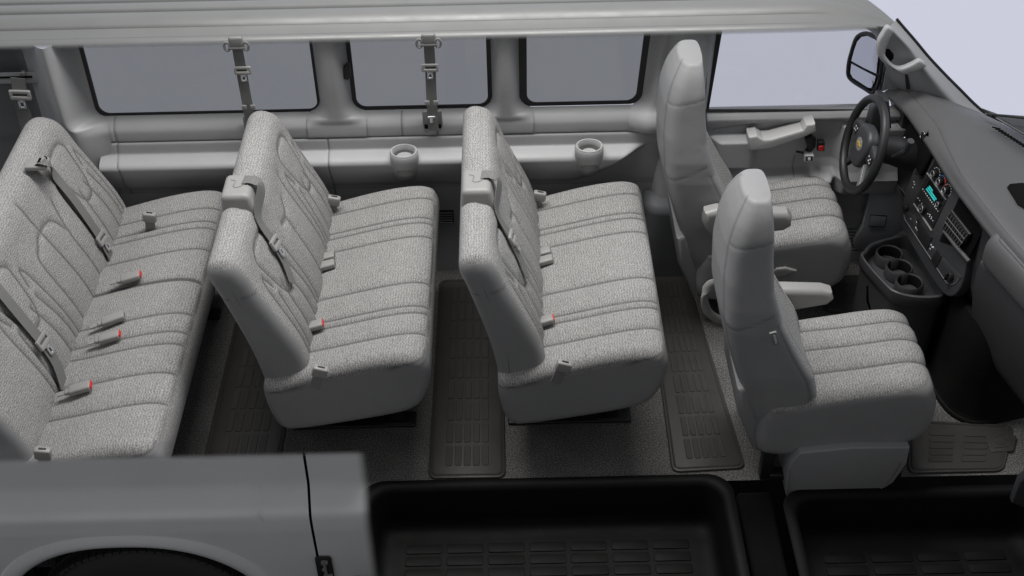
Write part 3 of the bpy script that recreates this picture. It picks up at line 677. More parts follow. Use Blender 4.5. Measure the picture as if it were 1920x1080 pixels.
# ---- roof edge cut along its length
prof = [(-.118, 1.340, 0), (-.112, 1.335, .0), (-.112, 1.345, .5), (-.105, 1.356, 1), (-.085, 1.366, 1), (-.080, 1.3665, 1), (-.076, 1.367, 1), (-.045, 1.382, 1), (-.035, 1.386, 1), (-.030, 1.380, 1), (-.020, 1.380, 1), (-.012, 1.392, 1), (.03, 1.405, 1), (.06, 1.412, 1), (.068, 1.408, 1), (.078, 1.409, 1), (.088, 1.418, 1), (.13, 1.422, 1), (.138, 1.418, 1), (.15, 1.419, 1), (.16, 1.426, 1), (.24, 1.43, 1), (.32, 1.40, 1), (.35, 1.30, 1)]
pr = np.array(prof); pr[:, 0] += .065; pr[:, 1] -= .042; xs = np.concatenate([np.linspace(-3.0, 1.30, 60), 1.30+.40*np.linspace(0, 1, 30)[1:]]); PT = []; FA = []; SE = []
PE = at(1686, 50, Y=.0); XE = PE.x
xs = np.concatenate([np.linspace(-3.0, 1.22, 60), 1.22+(XE-1.22)*np.linspace(0, 1, 36)[1:]])
for x in xs:
    q = max(0., (x-1.22)/(XE-1.22)); t = q**2.6*.985; y = pr[:, 0]*(1-t)+PE.y*t; z = pr[:, 1]*(1-t)+PE.z*t
    PT.append(np.stack([np.full(len(pr), x), y, z], 1)); FA.append(np.maximum(pr[:, 2], smooth(.55, .9, q))); s = np.zeros(len(pr)); s[[9, 10, 14, 15, 18, 19]] = .75; s[5] = .45; SE.append(s*(1-float(smooth(.0, .5, q))))
g = G(); g.grid(np.array(PT)); g.attr('fade', np.array(FA)).attr('seam', np.array(SE)); g.build('roof', 'roof', van, 60)
# ---- windscreen pillar, its black edge, grab handle
oe = cr([at(px, py, Y=.01) for px, py in ((1680, 38), (1690, 50), (1716, 80), (1741, 110), (1772, 143), (1801, 172), (1826, 197), (1852, 218), (1885, 232), (1935, 246))], 6)
ie = cr([at(px, py, Y=.05) for px, py in ((1600, 40), (1618, 50), (1640, 66), (1652, 95), (1660, 125), (1668, 150), (1690, 170), (1730, 192), (1790, 225), (1870, 262))], 6)
nu = 24; u = np.linspace(0, 1, nu); PT = []
for a, b in zip(ie, oe):
    P = a[None]*(1-u[:, None])+b[None]*u[:, None]; P[:, 1] -= .05*np.sin(PI*u)**.8+.02*np.exp(-((u-.75)/.12)**2); PT.append(P)
g = G(); g.grid(np.array(PT)); g.attr('seam', [0.]*len(g.v)); ap = g.build('windscreen_pillar', 'trim', van, 70)
g = G(); g.tube([Vector(p)+Vector((.004, .004, .003)) for p in oe], .0065, 8); g.build('windscreen_seal', 'rubber', ap)
zh = lambda a, b: at(1545+a/3.6, 38+b/3.6, Y=-.075)
hp = cr([zh(*q) for q in ((430, 48), (395, 95), (364, 155), (364, 232), (402, 292), (470, 345), (520, 368), (570, 365), (692, 318), (652, 274), (600, 298), (535, 324), (490, 322), (448, 288), (414, 236), (420, 190), (446, 130), (472, 76))], 4, True)
g = G(); g.prism([Vector(q) for q in hp], (0, 1, 0), .034, .010, seg=4); g.build('grab_handle', 'trim', ap)
g = G(); g.prism([at(px, py, Y=-.052) for px, py in ((1662, 93), (1668, 93), (1676, 102), (1676, 110), (1669, 118), (1660, 108))], (0, 1, 0), .01, .003); g.build('handle_recess', 'pit', ap)
g = G(); g.tube([at(1700, 138, Y=.0), at(1703, 166, Y=.0)], .009, 8); g.build('window_channel', 'rubber', ap)
g = G(); g.prism([at(px, py, Y=.055) for px, py in ((1662, 130), (1700, 140), (1704, 168), (1655, 168))], (0, 1, 0), .006, .001); g.build('corner_trim', 'trim', ap)
# ---- near side: rear quarter panel with the wheel arch, and the strip of side door beyond the gap
zt = [(.632, -1.778, 0.), (.622, -1.779, .25), (.608, -1.781, .9), (.595, -1.783, 1.), (.54, -1.787, 1.), (.485, -1.792, 1.), (.470, -1.796, 1.), (.455, -1.804, 1.), (.395, -1.838, 1.), (.375, -1.850, 1.), (.36, -1.855, 1.), (.30, -1.858, 1.), (.15, -1.856, 1.), (-.05, -1.85, 1.), (-.36, -1.82, 1.)]
za = np.array(zt)
CX, RX_, ZB, ZTOP = -1.462, .535, -.30, .232
def arch(x, grow=0.):
    t = np.abs(x-CX)/(RX_+grow); return np.where(t < 1, ZB+(ZTOP+grow*.8-ZB)*(1-np.clip(t, 0, 1)**2.35)**(1/2.1), -.36)
def skin(x0, x1, n, name, right_fade):
    xs = np.linspace(x0, x1, n); PT = []; FA = []; SE = []
    for x in xs:
        zb = float(max(arch(x), -.36)); t = np.concatenate([[0, .01, .022, .035], np.linspace(.06, 1, 46)]); z = .632+(zb-.632)*t; y = np.interp(-z, -za[:, 0], za[:, 1]); fa = np.interp(-z, -za[:, 0], za[:, 2])
        if right_fade: fa = fa*(1-float(smooth(x1-.045, x1, x)))
        PT.append(np.stack([np.full(len(z), x)+.055*np.clip(.62-z, 0, 1)*(0), y, z], 1)); FA.append(fa)
    return PT, FA
def slant(PT, i0, i1, xe):
    pass
gapx = lambda z: -.752+.022*np.clip((.6-z)/.6, 0, 1.5)**1.5*0
PT, FA = skin(-3.0, -.755, 220, 'q', False); g = G(); g.grid(np.array(PT)); g.attr('fade', np.array(FA)).attr('seam', [0.]*len(g.v)); rq = g.build('rear_quarter_panel', 'body', van, 60)
PT, FA = skin(-.745, -.525, 40, 'd', True); g = G(); g.grid(np.array(PT)); g.attr('fade', np.array(FA)).attr('seam', [0.]*len(g.v)); dq = g.build('side_door_edge', 'body', van, 60)
g = G(); zz_ = np.linspace(.60, -.36, 30); yy_ = np.interp(-zz_, -za[:, 0], za[:, 1]); g.ribbon([(-.75, y+.012, z) for y, z in zip(yy_, zz_)], (1, 0, 0), .04, .004); g.build('door_gap', 'pit', rq)
th = np.linspace(-.985, .985, 90); ax = CX+RX_*np.sign(th)*(1-(1-np.abs(th))**1.3); az = arch(ax); L = []
for k, (o, dy) in enumerate(((0, .03), (0, -.012), (.012, -.020), (.030, -.022), (.050, -.012), (.062, .002), (.066, .012))):
    sx = CX+(ax-CX)*(1+o/RX_); sz = az+o*.9*np.clip(1-np.abs(th)**6, .2, 1); L.append(np.stack([sx, np.interp(-sz, -za[:, 0], za[:, 1])+dy, sz], 1))
g = G(); g.grid(np.array(L)); g.build('wheel_arch_lip', 'lip', rq, 60)
g = G(); PT = []
for dep in (.0, .1, .45): PT.append(np.stack([ax, np.full(len(ax), -1.83+dep*.62), az+.004], 1))
g.grid(np.array(PT)); g.box((CX, -1.55, -.2), (1.1, .02, .75), .002); g.build('wheel_housing', 'pit', van)
# tyre with tread blocks
TC = Vector((CX+.02, -1.70, -.29)); TR = .455
wh = thing('rear_wheel', TC, 'black rear tyre with blocky tread inside the near wheel arch', 'wheel')
g = G(); tp = [(-.125, .28), (-.13, .36), (-.125, .41), (-.105, .44), (-.08, .452), (.08, .452), (.105, .44), (.125, .41), (.13, .36), (.125, .28)]
PT = [[(TC.x+r*math.sin(q), TC.y+y, TC.z+r*math.cos(q)) for y, r in tp] for q in np.linspace(0, 2*PI, 120, endpoint=False)]; PT.append(PT[0]); g.grid(np.array(PT))
for i in range(84):
    q = 2*PI*i/84
    for y, w, aq in ((-.108, .045, 0), (-.055, .042, .012), (0, .042, 0), (.055, .042, .012), (.108, .045, 0)):
        a = q+aq; er = .449 if abs(y) < .1 else .441
        R3 = Matrix.Rotation(a, 3, 'Y') @ Matrix.Rotation(random.uniform(-.15, .15), 3, 'Z'); g.box(TC+Vector((er*math.sin(a), y, er*math.cos(a))), (.0265, w, .016), .002, R3, seg=1)
g.build('tyre', 'tyre', wh)
g = G(); g.disc(TC+Vector((0, -.10, 0)), (0, 1, 0), .29, .18, .01, seg=60); g.build('rim', 'pit', wh)
# striker / hinge plate in the door edge
g = G(); c = at(609, 1062, Y=-1.858); g.prism([c+Vector((a, -.002, b)) for a, b in rrect(0, -.01, .062, .15, .014)], (0, -1, 0), .006, .002); hp_ = g.build('hinge_plate', 'black', dq)
g = G(); g.tube([c+Vector((.002, -.014, .05)), c+Vector((.005, -.016, -.06))], .006, 8); g.box(c+Vector((.004, -.012, .038)), (.026, .012, .018), .004); g.box(c+Vector((.01, -.012, -.045)), (.034, .012, .022), .004); g.disc(c+Vector((.0, -.012, .0)), (0, -1, 0), .009, .008, .002); g.build('hinge_pin', 'plas_dk', dq)
# ---- floor, mats, step wells
def struct(o): o['kind'] = 'structure'; return o
g = G(); fx = np.linspace(-2.9, 2.5, 60); fy = np.linspace(-1.408, .15, 30); g.grid(np.array([[(x, y, 0.) for x in fx] for y in fy])); g.grid(np.array([[(x, y, 0.) for x in np.linspace(-2.9, -.62, 30)] for y in np.linspace(-1.77, -1.408, 10)])); struct(g.build('floor', 'carpet'))
g = G(); g.grid(np.array([[(x, y, -.62) for x in np.linspace(-3.4, 3, 6)] for y in np.linspace(-2.6, .3, 4)])); struct(g.build('ground', 'pit'))
def mat(pts, label, rows, cols, name='floor_mat'):
    """pts: four floor corners (near-left, near-right, far-right, far-left)"""
    A, B, C_, D = [Vector((p[0], p[1], 0)) for p in pts]; ctr = (A+B+C_+D)/4
    t = thing(name, ctr, label, 'floor mat', 'black ribbed rubber mats on the carpet')
    def q(u, v): return (A*(1-u)+B*u)*(1-v)+(D*(1-u)+C_*u)*v
    W_, H_ = (B-A).length, (D-A).length
    o = [q(x/W_+.5, y/H_+.5)+Vector((0, 0, .004)) for x, y in rrect(0, 0, W_, H_, .035, 8)]
    g = G(); g.prism(o, (0, 0, 1), .008, .003); ba = g.build('mat_base', 'mat', t)
    o = [q(x/W_+.5, y/H_+.5)+Vector((0, 0, .0125)) for x, y in rrect(0, 0, W_-.03, H_-.03, .025, 8)]
    g = G(); g.tube(o, .004, 6, closed=True); g.build('raised_border', 'mat', t)
    g = G(); m0, m1 = .085/max(W_, .2)*.75, .055/H_; pw = (1-2*m0)/cols; ph = (1-2*m1)/rows
    for i in range(cols):
        for j in range(rows):
            cu_, cv = m0+(i+.5)*pw, m1+(j+.5)*ph; w, h = pw*W_*.74, ph*H_*.86
            pp = [q(cu_+x/W_, cv+y/H_)+Vector((0, 0, .0118)) for x, y in rrect(0, 0, w, h, min(w, h)*.28, 3)]; g.prism(pp, (0, 0, 1), .0035, .0015, seg=1)
    g.build('tread_pad', 'mat', t); return t
f2 = lambda px, py: at(px, py, Z=0)
mat([f2(803, 900), f2(948, 898), (-.05, -.09), (-.355, -.09)], 'black rubber mat on the carpet between the middle and the front benches', 9, 5)
mat([f2(1260, 888), f2(1398, 880), f2(1287, 515), f2(1212, 518)], 'shiny black rubber mat on the carpet right behind the front bucket seats', 9, 5)
mat([(-1.31, -1.42), (-.985, -1.42), (-.985, -.09), (-1.31, -.09)], 'brownish black rubber mat on the carpet in front of the rear bench', 9, 5)
# driver mat
mt_ = mat([f2(1545, 588), f2(1640, 590), (1.98, -.12), (1.50, -.12)], 'black rubber mat under the steering wheel in front of the driver seat', 8, 2)
mt_ = mat([f2(1702, 890), f2(1880, 886), f2(1900, 800), f2(1700, 790)], 'black rubber mat in the front passenger footwell beside the step', 5, 2)
mp_ = [f2(1842, 812), f2(1905, 822), f2(1898, 850), f2(1858, 852)]
g = G(); g.prism([p+Vector((0, 0, .0125)) for p in mp_], (0, 0, 1), .003, .001); g.tube([p+Vector((0, 0, .016)) for p in cr([f2(1862, 828), f2(1870, 822), f2(1884, 822), f2(1888, 830), f2(1875, 838), f2(1866, 834)], 5, True)], .0016, 5, closed=True); g.tube([f2(1862, 845)+Vector((0, 0, .016)), f2(1890, 842)+Vector((0, 0, .016))], .0016, 5); g.build('emblem_plate', 'mat', mt_)
def well(x0, x1, yfar, ynear, label, depth, rows, cols, rowsy):
    t = thing('step_well', ((x0+x1)/2, (yfar+ynear)/2, 0), label, 'step well', 'black moulded entry step wells')
    rings = []
    for off, z, r in ((-.035, .004, .10), (-.03, .010, .10), (-.004, .010, .09), (.010, .002, .085), (.016, -.015, .08), (.028, -depth+.06, .075), (.034, -depth+.03, .07), (.048, -depth+.010, .06), (.075, -depth, .05), (.10, -depth, .04)):
        rings.append([(x, y, z) for x, y in rrect((x0+x1)/2, (yfar+ynear)/2, x1-x0-2*off, yfar-ynear-2*off, max(.02, r), 8)])
    g = G(); g.grid(np.array(rings), closeu=True); n = len(rings[0]); g.f.append(tuple((len(rings)-1)*n+i for i in range(n))); g.mi.append(0); g.build('well_tub', 'well', t, 70)
    g = G(); w = (x1-x0-.26)/cols
    for i in range(cols):
        for j in range(rows):
            cx, cy = x0+.13+(i+.5)*w, yfar-.145-j*rowsy; g.prism([Vector((cx+a, cy+b, -depth+.001)) for a, b in rrect(0, 0, w*.88, rowsy*.74, .010, 3)], (0, 0, 1), .004, .0015, seg=2)
    g.build('tread_pad', 'well', t); return t
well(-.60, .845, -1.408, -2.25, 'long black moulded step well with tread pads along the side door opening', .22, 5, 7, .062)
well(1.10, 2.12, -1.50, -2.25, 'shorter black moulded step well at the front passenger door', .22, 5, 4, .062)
g = G(); g.box((.97, -1.66, -.17), (.14, .46, .26), .02); g.box((.95, -1.9, -.3), (.3, .5, .2), .02); g.build('pillar_base', 'pit', van)
# seat floor plates
for dx in (0, DX2):
    g = G(); g.box((.235+dx, -1.03, .010), (.53, .085, .016), .006); g.build('seat_floor_rail', 'black', van)
    g = G(); g.box((.235+dx, -.30, .010), (.53, .085, .016), .006); g.build('seat_floor_rail', 'black', van)
# ---- shoulder belts hanging on the far wall
def hanging(label, up, low, tongue_px, w=.046, stow=True, wide=None):
    ys = -.055; P = [at(px, py, Y=ys) for px, py in up]; P = [q for q in P if q.z < 1.31]; t = thing('hanging_seat_belt', P[0], label, 'seat belt', 'seat belts hanging on the far wall')
    g = G(); g.ribbon([Vector(p) for p in cr(P, 6)], (1, 0, 0), w); g.build('webbing', 'belt', t)
    if low:
        Q = [at(px, py, Y=ys+.006) for px, py in low]; g = G(); g.ribbon([Vector(p) for p in cr(Q, 6)], (1, 0, 0), w*.5); g.build('webbing', 'belt', t)
    for px, py, s in tongue_px:
        c = at(px, py, Y=ys-.008); dd = (P[-1]-P[0]).normalized(); add_tongue(t, c, dd, Vector((1, 0, 0))-dd*dd.x, Vector((0, -1, 0)), s)
    return t, P
for (lab, u0, ring, tp_, stay, foot) in (('grey seat belt hanging before the longest rear side window, foot behind a bench top', [(440, 50), (444, 85), (453, 135), (462, 185), (472, 240)], (444, 88), (455, 132), (465, 200), (474, 232)),
                             ('grey seat belt hanging before the middle side window, its foot in a dark pocket', [(803, 45), (804, 80), (807, 130), (809, 180), (813, 245)], (804, 82), (806, 127), (808, 192), (809, 222))):
    t, P = hanging(lab, u0, None, [(tp_[0], tp_[1], 1.0)])
    c = at(ring[0], ring[1], Y=-.065); g = G(); g.box(c+Vector((0, .0, .022)), (.062, .022, .055), .01); g.build('height_adjuster', 'plas_dk', t)
    g = G(); g.box(c+Vector((0, -.006, -.002)), (.07, .012, .012), .004)
    for k in (-1, 1): g.tube([c+Vector((k*.040+.012*math.cos(a), -.006, .006+.020*math.sin(a))) for a in np.linspace(0, 2*PI, 16, endpoint=False)], .0055, 8, closed=True)
    g.build('pivot_loop', 'plas_dk', t)
    c = at(stay[0], stay[1], Y=-.06); g = G(); g.box(c+Vector((-.016, -.004, 0)), (.022, .006, .022), .002); g.box(c+Vector((.022, -.004, 0)), (.022, .006, .022), .002); g.build('stitched_end', 'plas', t)
    c = at(foot[0], foot[1], Y=-.062); g = G(); g.box(c+Vector((0, -.002, .008)), (.034, .005, .010), .002); g.box(c+Vector((0, -.002, -.008)), (.014, .004, .028), .002); g.build('metal_tongue', 'metal', t)
    c = at(foot[0]+2, foot[1]+5, Y=-.0245); g = G(); g.box(c+Vector((.0, .004, .01)), (.088, .012, .085), .004); g.build('wall_pocket', 'plas_dk', t)
    g = G(); g.box(c+Vector((.0, -.004, -.026)), (.075, .008, .02), .002); g.build('belt_slot', 'pit', t)
t, P = hanging('grey seat belt hanging from a slot plate on the rear corner wall', [(33, 146), (36, 165), (40, 195), (48, 225), (62, 285), (80, 340)], None, [(38, 178, 1.25)], w=.06)
# ---- driver door
dr = thing('driver_door', (1.25, .05, .4), 'grey driver door with armrest pull, black inside handle and side window', 'car door')
xs = np.linspace(.90, 1.80, 190); zs = np.linspace(.0, .862, 180); Xg, Zg = np.meshgrid(xs, zs)
Yb = np.interp(Zg, [0, .3, .36, .50, .53, .56, .60, .78, .80, .815, .835, .855, .862], [.03, .03, .025, .0, -.01, .02, .035, .03, .022, .004, .0, .016, .05])
arcz = .765+.055*np.sin(np.clip((Xg-.92)/.6, 0, 1)*PI*.62)
rec = smooth(.0, .012, arcz-Zg)*smooth(.56, .60, Zg)*.0
lev = np.exp(-((Zg-arcz)/.006)**2)*(Xg > .93)*(Xg < 1.52)
arm_ = smooth(.575, .60, Zg)*smooth(.752, .735, Zg)*smooth(1.16, 1.10, Xg)*smooth(.90, .97, Xg)*.075
low = smooth(.485, .50, Zg)*smooth(.56, .515, Zg)*(smooth(1.08, 1.13, Xg)*smooth(1.52, 1.49, Xg))*.055
front = smooth(1.50, 1.56, Xg)*smooth(.40, .45, Zg)*smooth(.80, .78, Zg)*.06
lowp = smooth(.28, .27, Zg)*smooth(1.36, 1.40, Xg)*.03
Yd = Yb-arm_-low-front-lowp+lev*.004
seam = np.maximum(lev*.5, np.exp(-((Xg-1.335-.01*np.sin(Zg*20))/.003)**2)*((Zg > .40) & (Zg < .62)))
seam = np.maximum(seam, np.exp(-((Zg-(.40+.06*(Xg-1.2)))/.003)**2)*.8); Yd = Yd+.005*np.exp(-((Zg-(.40+.06*(Xg-1.2)))/.005)**2)
slat = (np.sin(Zg*2*PI/.019) > .35)*(Zg > .045)*(Zg < .20)*(Xg > 1.40)*1.; Yd = Yd+slat*.010; seam = np.maximum(seam, slat*.75)
g = G(); g.grid(np.stack([Xg, Yd, Zg], 2)); g.attr('seam', seam); dp = g.build('door_panel', 'trim', dr, 60)
# pull handle: thick sloping bar
g = G(); pb = [at(px, py, Y=-.065) for px, py in ((1404, 258), (1420, 255), (1432, 263), (1445, 262), (1505, 245), (1512, 235), (1529, 232), (1530, 248), (1505, 259), (1445, 279), (1408, 283), (1404, 282))]
g.prism(pb, (0, 1, 0), .09, .009, seg=4); g.build('pull_bar', 'trim_light', dr)
g = G(); g.prism([at(px, py, Y=.012) for px, py in ((1428, 254), (1450, 248), (1492, 248), (1470, 262), (1432, 263))], (0, -1, 0), .006, .002); g.build('pull_pocket', 'kick', dr)
g = G(); g.prism([at(px, py, Y=-.03) for px, py in ((1510, 262), (1522, 256), (1531, 262), (1530, 276), (1522, 287), (1508, 289), (1515, 280))], (0, 1, 0), .03, .008); g.tube([at(1493, 284, Y=-.03), at(1514, 288, Y=-.03)], .006, 8); g.build('door_handle', 'black', dr)
g = G(); g.prism([at(px, py, Y=-.026) for px, py in ((1534, 267), (1547, 267), (1546, 284), (1533, 284))], (0, 1, 0), .03, .003); lk = g.build('lock_switch', 'black', dr)
g = G(); g.prism([at(px, py, Y=-.031) for px, py in ((1535, 275), (1545, 274), (1544, 283), (1534, 283))], (0, 1, 0), .006, .001); g.build('lock_mark', 'red', lk)
g = G(); g.prism([at(px, py, Y=-.062) for px, py in ((1509, 292), (1526, 292), (1527, 304), (1508, 304))], (0, 1, 0), .05, .004); ws_ = g.build('window_switch', 'trim_light', dr)
g = G(); g.prism([at(px, py, Y=-.066) for px, py in ((1511, 294), (1524, 294), (1524, 302), (1511, 302))], (0, 1, 0), .006, .002); g.build('switch_rocker', 'black', ws_)
g = G(); g.prism([at(px, py, Y=-.068) for px, py in ((1515, 296), (1520, 296), (1520, 301), (1515, 301))], (0, 1, 0), .004, .0006); g.build('switch_symbol', 'white', ws_)
# driver window
g = G(); dw = [at(px, py, Y=.066) for px, py in ((1352, 22), (1345, 50), (1325, 208), (1660, 208), (1680, 165), (1655, 100), (1630, 50), (1610, 30))]; g.prism(dw, (0, 1, 0), .004, 0); wd_ = g.build('window', 'clear', dr)
g = G(); g.tube([at(1318, 207, Y=.03), at(1672, 207, Y=.03)], .006, 8); g.build('window_seal', 'rubber', wd_)
g = G(); g.prism([at(px, py, Y=.05) for px, py in ((1340, 50), (1356, 50), (1329, 206), (1319, 206))], (0, 1, 0), .01, .002); g.build('window_channel', 'rubber', wd_)
# ---- outside mirror
mr = thing('side_mirror', at(1625, 120, Y=.28), 'black outside mirror with two glasses beyond the driver window', 'mirror')
o1 = [(1592, 118), (1597, 98), (1604, 76), (1612, 66), (1625, 63), (1640, 68), (1654, 78), (1656, 100), (1652, 140), (1644, 166), (1636, 174), (1622, 166), (1600, 152), (1591, 140)]
n3 = Vector((-.885, -.43, .13)).normalized(); P0 = at(1622, 120, Y=.27)
op = [Vector(p) for p in cr([atp(px, py, P0, n3) for px, py in o1], 5, True)]
g = G(); g.prism(op, -n3, .09, .02, seg=5); 
g.tube(op, .011, 8, closed=True); hs = g.build('mirror_housing', 'black', mr)
def inset(pts, k): c = sum((Vector(p) for p in pts), Vector())/len(pts); return [c+(Vector(p)-c)*k for p in pts]
up_ = [(1597, 114), (1602, 95), (1608, 78), (1616, 69), (1627, 67), (1642, 74), (1646, 82), (1648, 100), (1644, 138), (1620, 127)]
lo_ = [(1597, 119), (1619, 131), (1643, 143), (1640, 155), (1634, 165), (1628, 164), (1600, 146), (1595, 137)]
for pp in (up_, lo_):
    g = G(); g.prism([atp(px, py, P0+n3*.004, n3) for px, py in pp], n3, .003, .0005); g.build('mirror_glass', 'mirror', hs)
g = G(); g.prism([at(px, py, Y=.20) for px, py in ((1640, 172), (1652, 150), (1672, 130), (1670, 150), (1648, 185), (1640, 184))], (0, 1, 0), .05, .01); g.build('mirror_arm', 'black', mr)
zm = lambda a, b: at(1545+a/3.6, 38+b/3.6, Y=.36)
g = G(); g.prism([zm(*q) for q in ((362, 150), (395, 200), (440, 300), (432, 345), (405, 445), (345, 525), (172, 385), (166, 360), (310, 452), (345, 436), (372, 330), (376, 240))], (0, 1, 0), .05, .012, seg=4); g.build('mirror_shell', 'black', mr)
# ================================================================ DASHBOARD
da = thing('dashboard', (1.8, -.6, .8), 'charcoal dashboard with centre stack, round hood over the gauges and air vents', 'dashboard')
yv = np.linspace(.075, -1.75, 190)
def tab(px, z): 
    P = [at(a, b, Z=z) for a, b in px]; ys = [p.y for p in P][::-1]; return lambda y: np.interp(y, ys, [p.x for p in P][::-1])
Lx = tab(((1648, 166), (1672, 182), (1700, 210), (1740, 270), (1790, 350), (1830, 402), (1866, 448), (1930, 520), (2010, 610)), .925)
Cx = tab(((1690, 160), (1725, 192), (1758, 232), (1785, 290), (1825, 365), (1870, 424), (1925, 486), (2010, 575)), .965)
Wx = tab(((1702, 158), (1752, 180), (1800, 203), (1850, 230), (1920, 285), (1990, 340), (2080, 420)), .965)
from itertools import accumulate
def smo(a, k): 
    w = np.ones(k)/k; p = np.pad(a, (k//2, k//2), mode='edge'); return np.convolve(p, w, 'valid')[:len(a)]
lx, cx_, wx = smo(Lx(yv), 11), smo(Cx(yv), 11), smo(Wx(yv), 11)
cx_ = np.maximum(cx_, lx+.035); wx = np.maximum(wx, cx_+.02)
PT = []; SE = []
for y, l, c, w in zip(yv, lx, cx_, wx):
    endk = float(smooth(.075, -.02, y)); deep = .20*float(smooth(-.02, -.06, y)*smooth(-.50, -.44, y))
    sec = [(w+.25, .86), (w+.06, .945), (w, .962)] + [(c+(w-c)*t, .962+.012*math.sin(PI*t)) for t in (.85, .7, .5, .3, .15)] + [(c+.006, .963), (c, .958), (c-.006, .962), (c*.7+l*.3, .957), (c*.35+l*.65, .946), (l+.012, .934), (l+.003, .926), (l, .915), (l+.003, .904), (l+.014, .896), (l+.03+deep*.6, .885), (l+.045+deep, .85), (l+.05+deep, .70), (l+.05+deep*.6, .56), (l+.08, .48), (l+.16, .40), (l+.5, .34)]
    PT.append([(x, y, .90+(z-.90)*(.86+.14*endk) if z > .9 else z) for x, z in sec]); SE.append([0]*9+[.8]+[0]*(len(sec)-10))
g = G(); g.grid(np.array(PT)); g.mi = []
ncol = len(PT[0])
for j in range(len(yv)-1):
    for i in range(ncol-1): g.mi.append(1 if i >= 18 else 0)
g.build('dash_shell', ['dash', 'dash_dk'], da, 50)
# ---- centre stack face
O3 = at(1745, 365, X=1.795); S3 = Vector((.20, -.98, 0)).normalized(); T3 = Vector((.17, 0, .985)); T3 = (T3-S3*T3.dot(S3)).normalized(); N3 = S3.cross(T3).normalized()
if N3.x > 0: N3 = -N3
def fp(px, py, off=0.): return atp(px, py, O3+N3*off, N3)
def fpoly(g, pts, off, th, bev=.002, mi=0): g.prism([fp(*p) + N3*(off) for p in pts], N3, th, bev, mi); return g
R_f = Matrix((S3, T3, S3.cross(T3))).transposed()
g = G(); o = [fp(*p)-N3*.05 for p in cr([(1736, 262), (1742, 264), (1790, 330), (1840, 405), (1838, 430), (1815, 480), (1806, 520), (1797, 545), (1783, 556), (1766, 548), (1740, 512), (1710, 462), (1692, 428), (1690, 395), (1700, 350)], 5, True)]
g.prism(o, N3, .05, .008, seg=4); stack = g.build('centre_stack', 'dash_dk', da)
z2 = lambda a, b: (1660+a/4.32, 230+b/4.32)
z3 = lambda a, b: (1600+a/3.6, 400+b/3.6)
def panel(name, pts, mat, off=.0005, th=.002, bev=.001, par=None):
    g = G(); fpoly(g, pts, off, th, bev); return g.build(name, mat, par or stack)
def ticks(name, pts, par, size=.006, mat='white', off=.003, ln=1.6):
    g = G()
    for px, py in pts:
        c = fp(px, py)+N3*off; g.box(c, (size*random.uniform(.8, ln), size*random.uniform(.5, 1), .0008), .0001, R_f, seg=1)
    return g.build(name, mat, par)
# upper left vent
v = panel('air_vent', [z2(345, 222), z2(386, 262), z2(290, 458), z2(243, 418)], 'black', .0005, .003)
g = G()
for k in range(1, 7):
    t = k/7; a = fp(*z2(345+41*t, 224+38*t))+N3*.004; b = fp(*z2(246+42*t, 418+36*t))+N3*.004; g.tube([a+(b-a)*.05, b-(b-a)*.05], .0016, 6)
g.build('vent_slat', 'dash', v)
g = G(); a, b, c, d = [fp(*z2(*q))+N3*.0035 for q in ((345, 222), (386, 262), (290, 458), (243, 418))]; g.tube([a, b, c, d], .002, 6, closed=True); g.build('vent_frame', 'dash', v)
# climate panel
cp = panel('climate_panel', [z2(405, 305), z2(555, 520), z2(500, 612), z2(350, 405)], 'black', .0005, .002)
for i, (a, b) in enumerate(((402, 412), (447, 476), (493, 546))):
    c = fp(*z2(a+16, b+2)); g = G(); g.disc(c+N3*.002, N3, .0165, .020, .003); kn = g.build('climate_knob', 'black', cp)
    g = G(); g.tube([c+N3*.0225+S3*.0125*math.cos(q)+T3*.0125*math.sin(q) for q in np.linspace(0, 2*PI, 24, endpoint=False)], .0016, 6, closed=True); g.build('knob_ring', 'silver', kn)
    pts = []
    for q in np.linspace(-.5, 2.6, 8): pts.append(c+S3*.026*math.cos(q)+T3*.026*math.sin(q)+N3*.003)
    if i == 1:
        g = G(); g.tube(pts[4:], .0016, 6); g.build('cold_arc', 'blue', cp); g = G(); g.tube(pts[:5], .0022, 6); g.build('hot_arc', 'red', cp)
    else:
        g = G()
        for p in pts: g.box(p, (.004, .003, .001), .0001, R_f, seg=1)
        g.build('fan_marks', 'white', cp)
for q in (((345, 408), (500, 625)), ((237, 657), (382, 876))):
    a, b = fp(*z2(*q[0])), fp(*z2(*q[1])); g = G(); g.tube([a+N3*.003, b+N3*.003], .0048, 8, flat=.6); g.build('trim_strip', 'plas_dk', stack)
# radio
ra = panel('radio', [z2(340, 425), z2(492, 640), z2(388, 860), z2(240, 645)], 'black', .0005, .003)
sc_ = panel('radio_screen', [z2(365, 462), z2(480, 628), z2(452, 650), z2(425, 668), z2(330, 525)], 'pit', .0036, .0015, .0005, ra)
g = G(); 
for r in range(3):
    for k in range(10):
        t = (k+.5)/10; 
        if r == 0 and k > 3: continue
        a, b = 362+70*t-12*r+2, 520+98*t+10*r-6; 
        h = random.uniform(.5, 1) if r else .7
        g.box(fp(*z2(a, b))+N3*.0055, (.0085, .0095*h+.001, .0008), .0001, R_f, seg=1)
g.build('screen_digits', 'teal', sc_)
c = fp(*z2(318, 697)); g = G(); g.disc(c+N3*.003, N3, .0195, .018, .003); kn = g.build('volume_knob', 'black', ra); g = G(); g.tube([c+N3*.021+S3*.0165*math.cos(q)+T3*.0165*math.sin(q) for q in np.linspace(0, 2*PI, 28, endpoint=False)], .0016, 6, closed=True); g.disc(c+N3*.021, N3, .0035, .001, .0003); g.build('knob_ring', 'silver', kn)
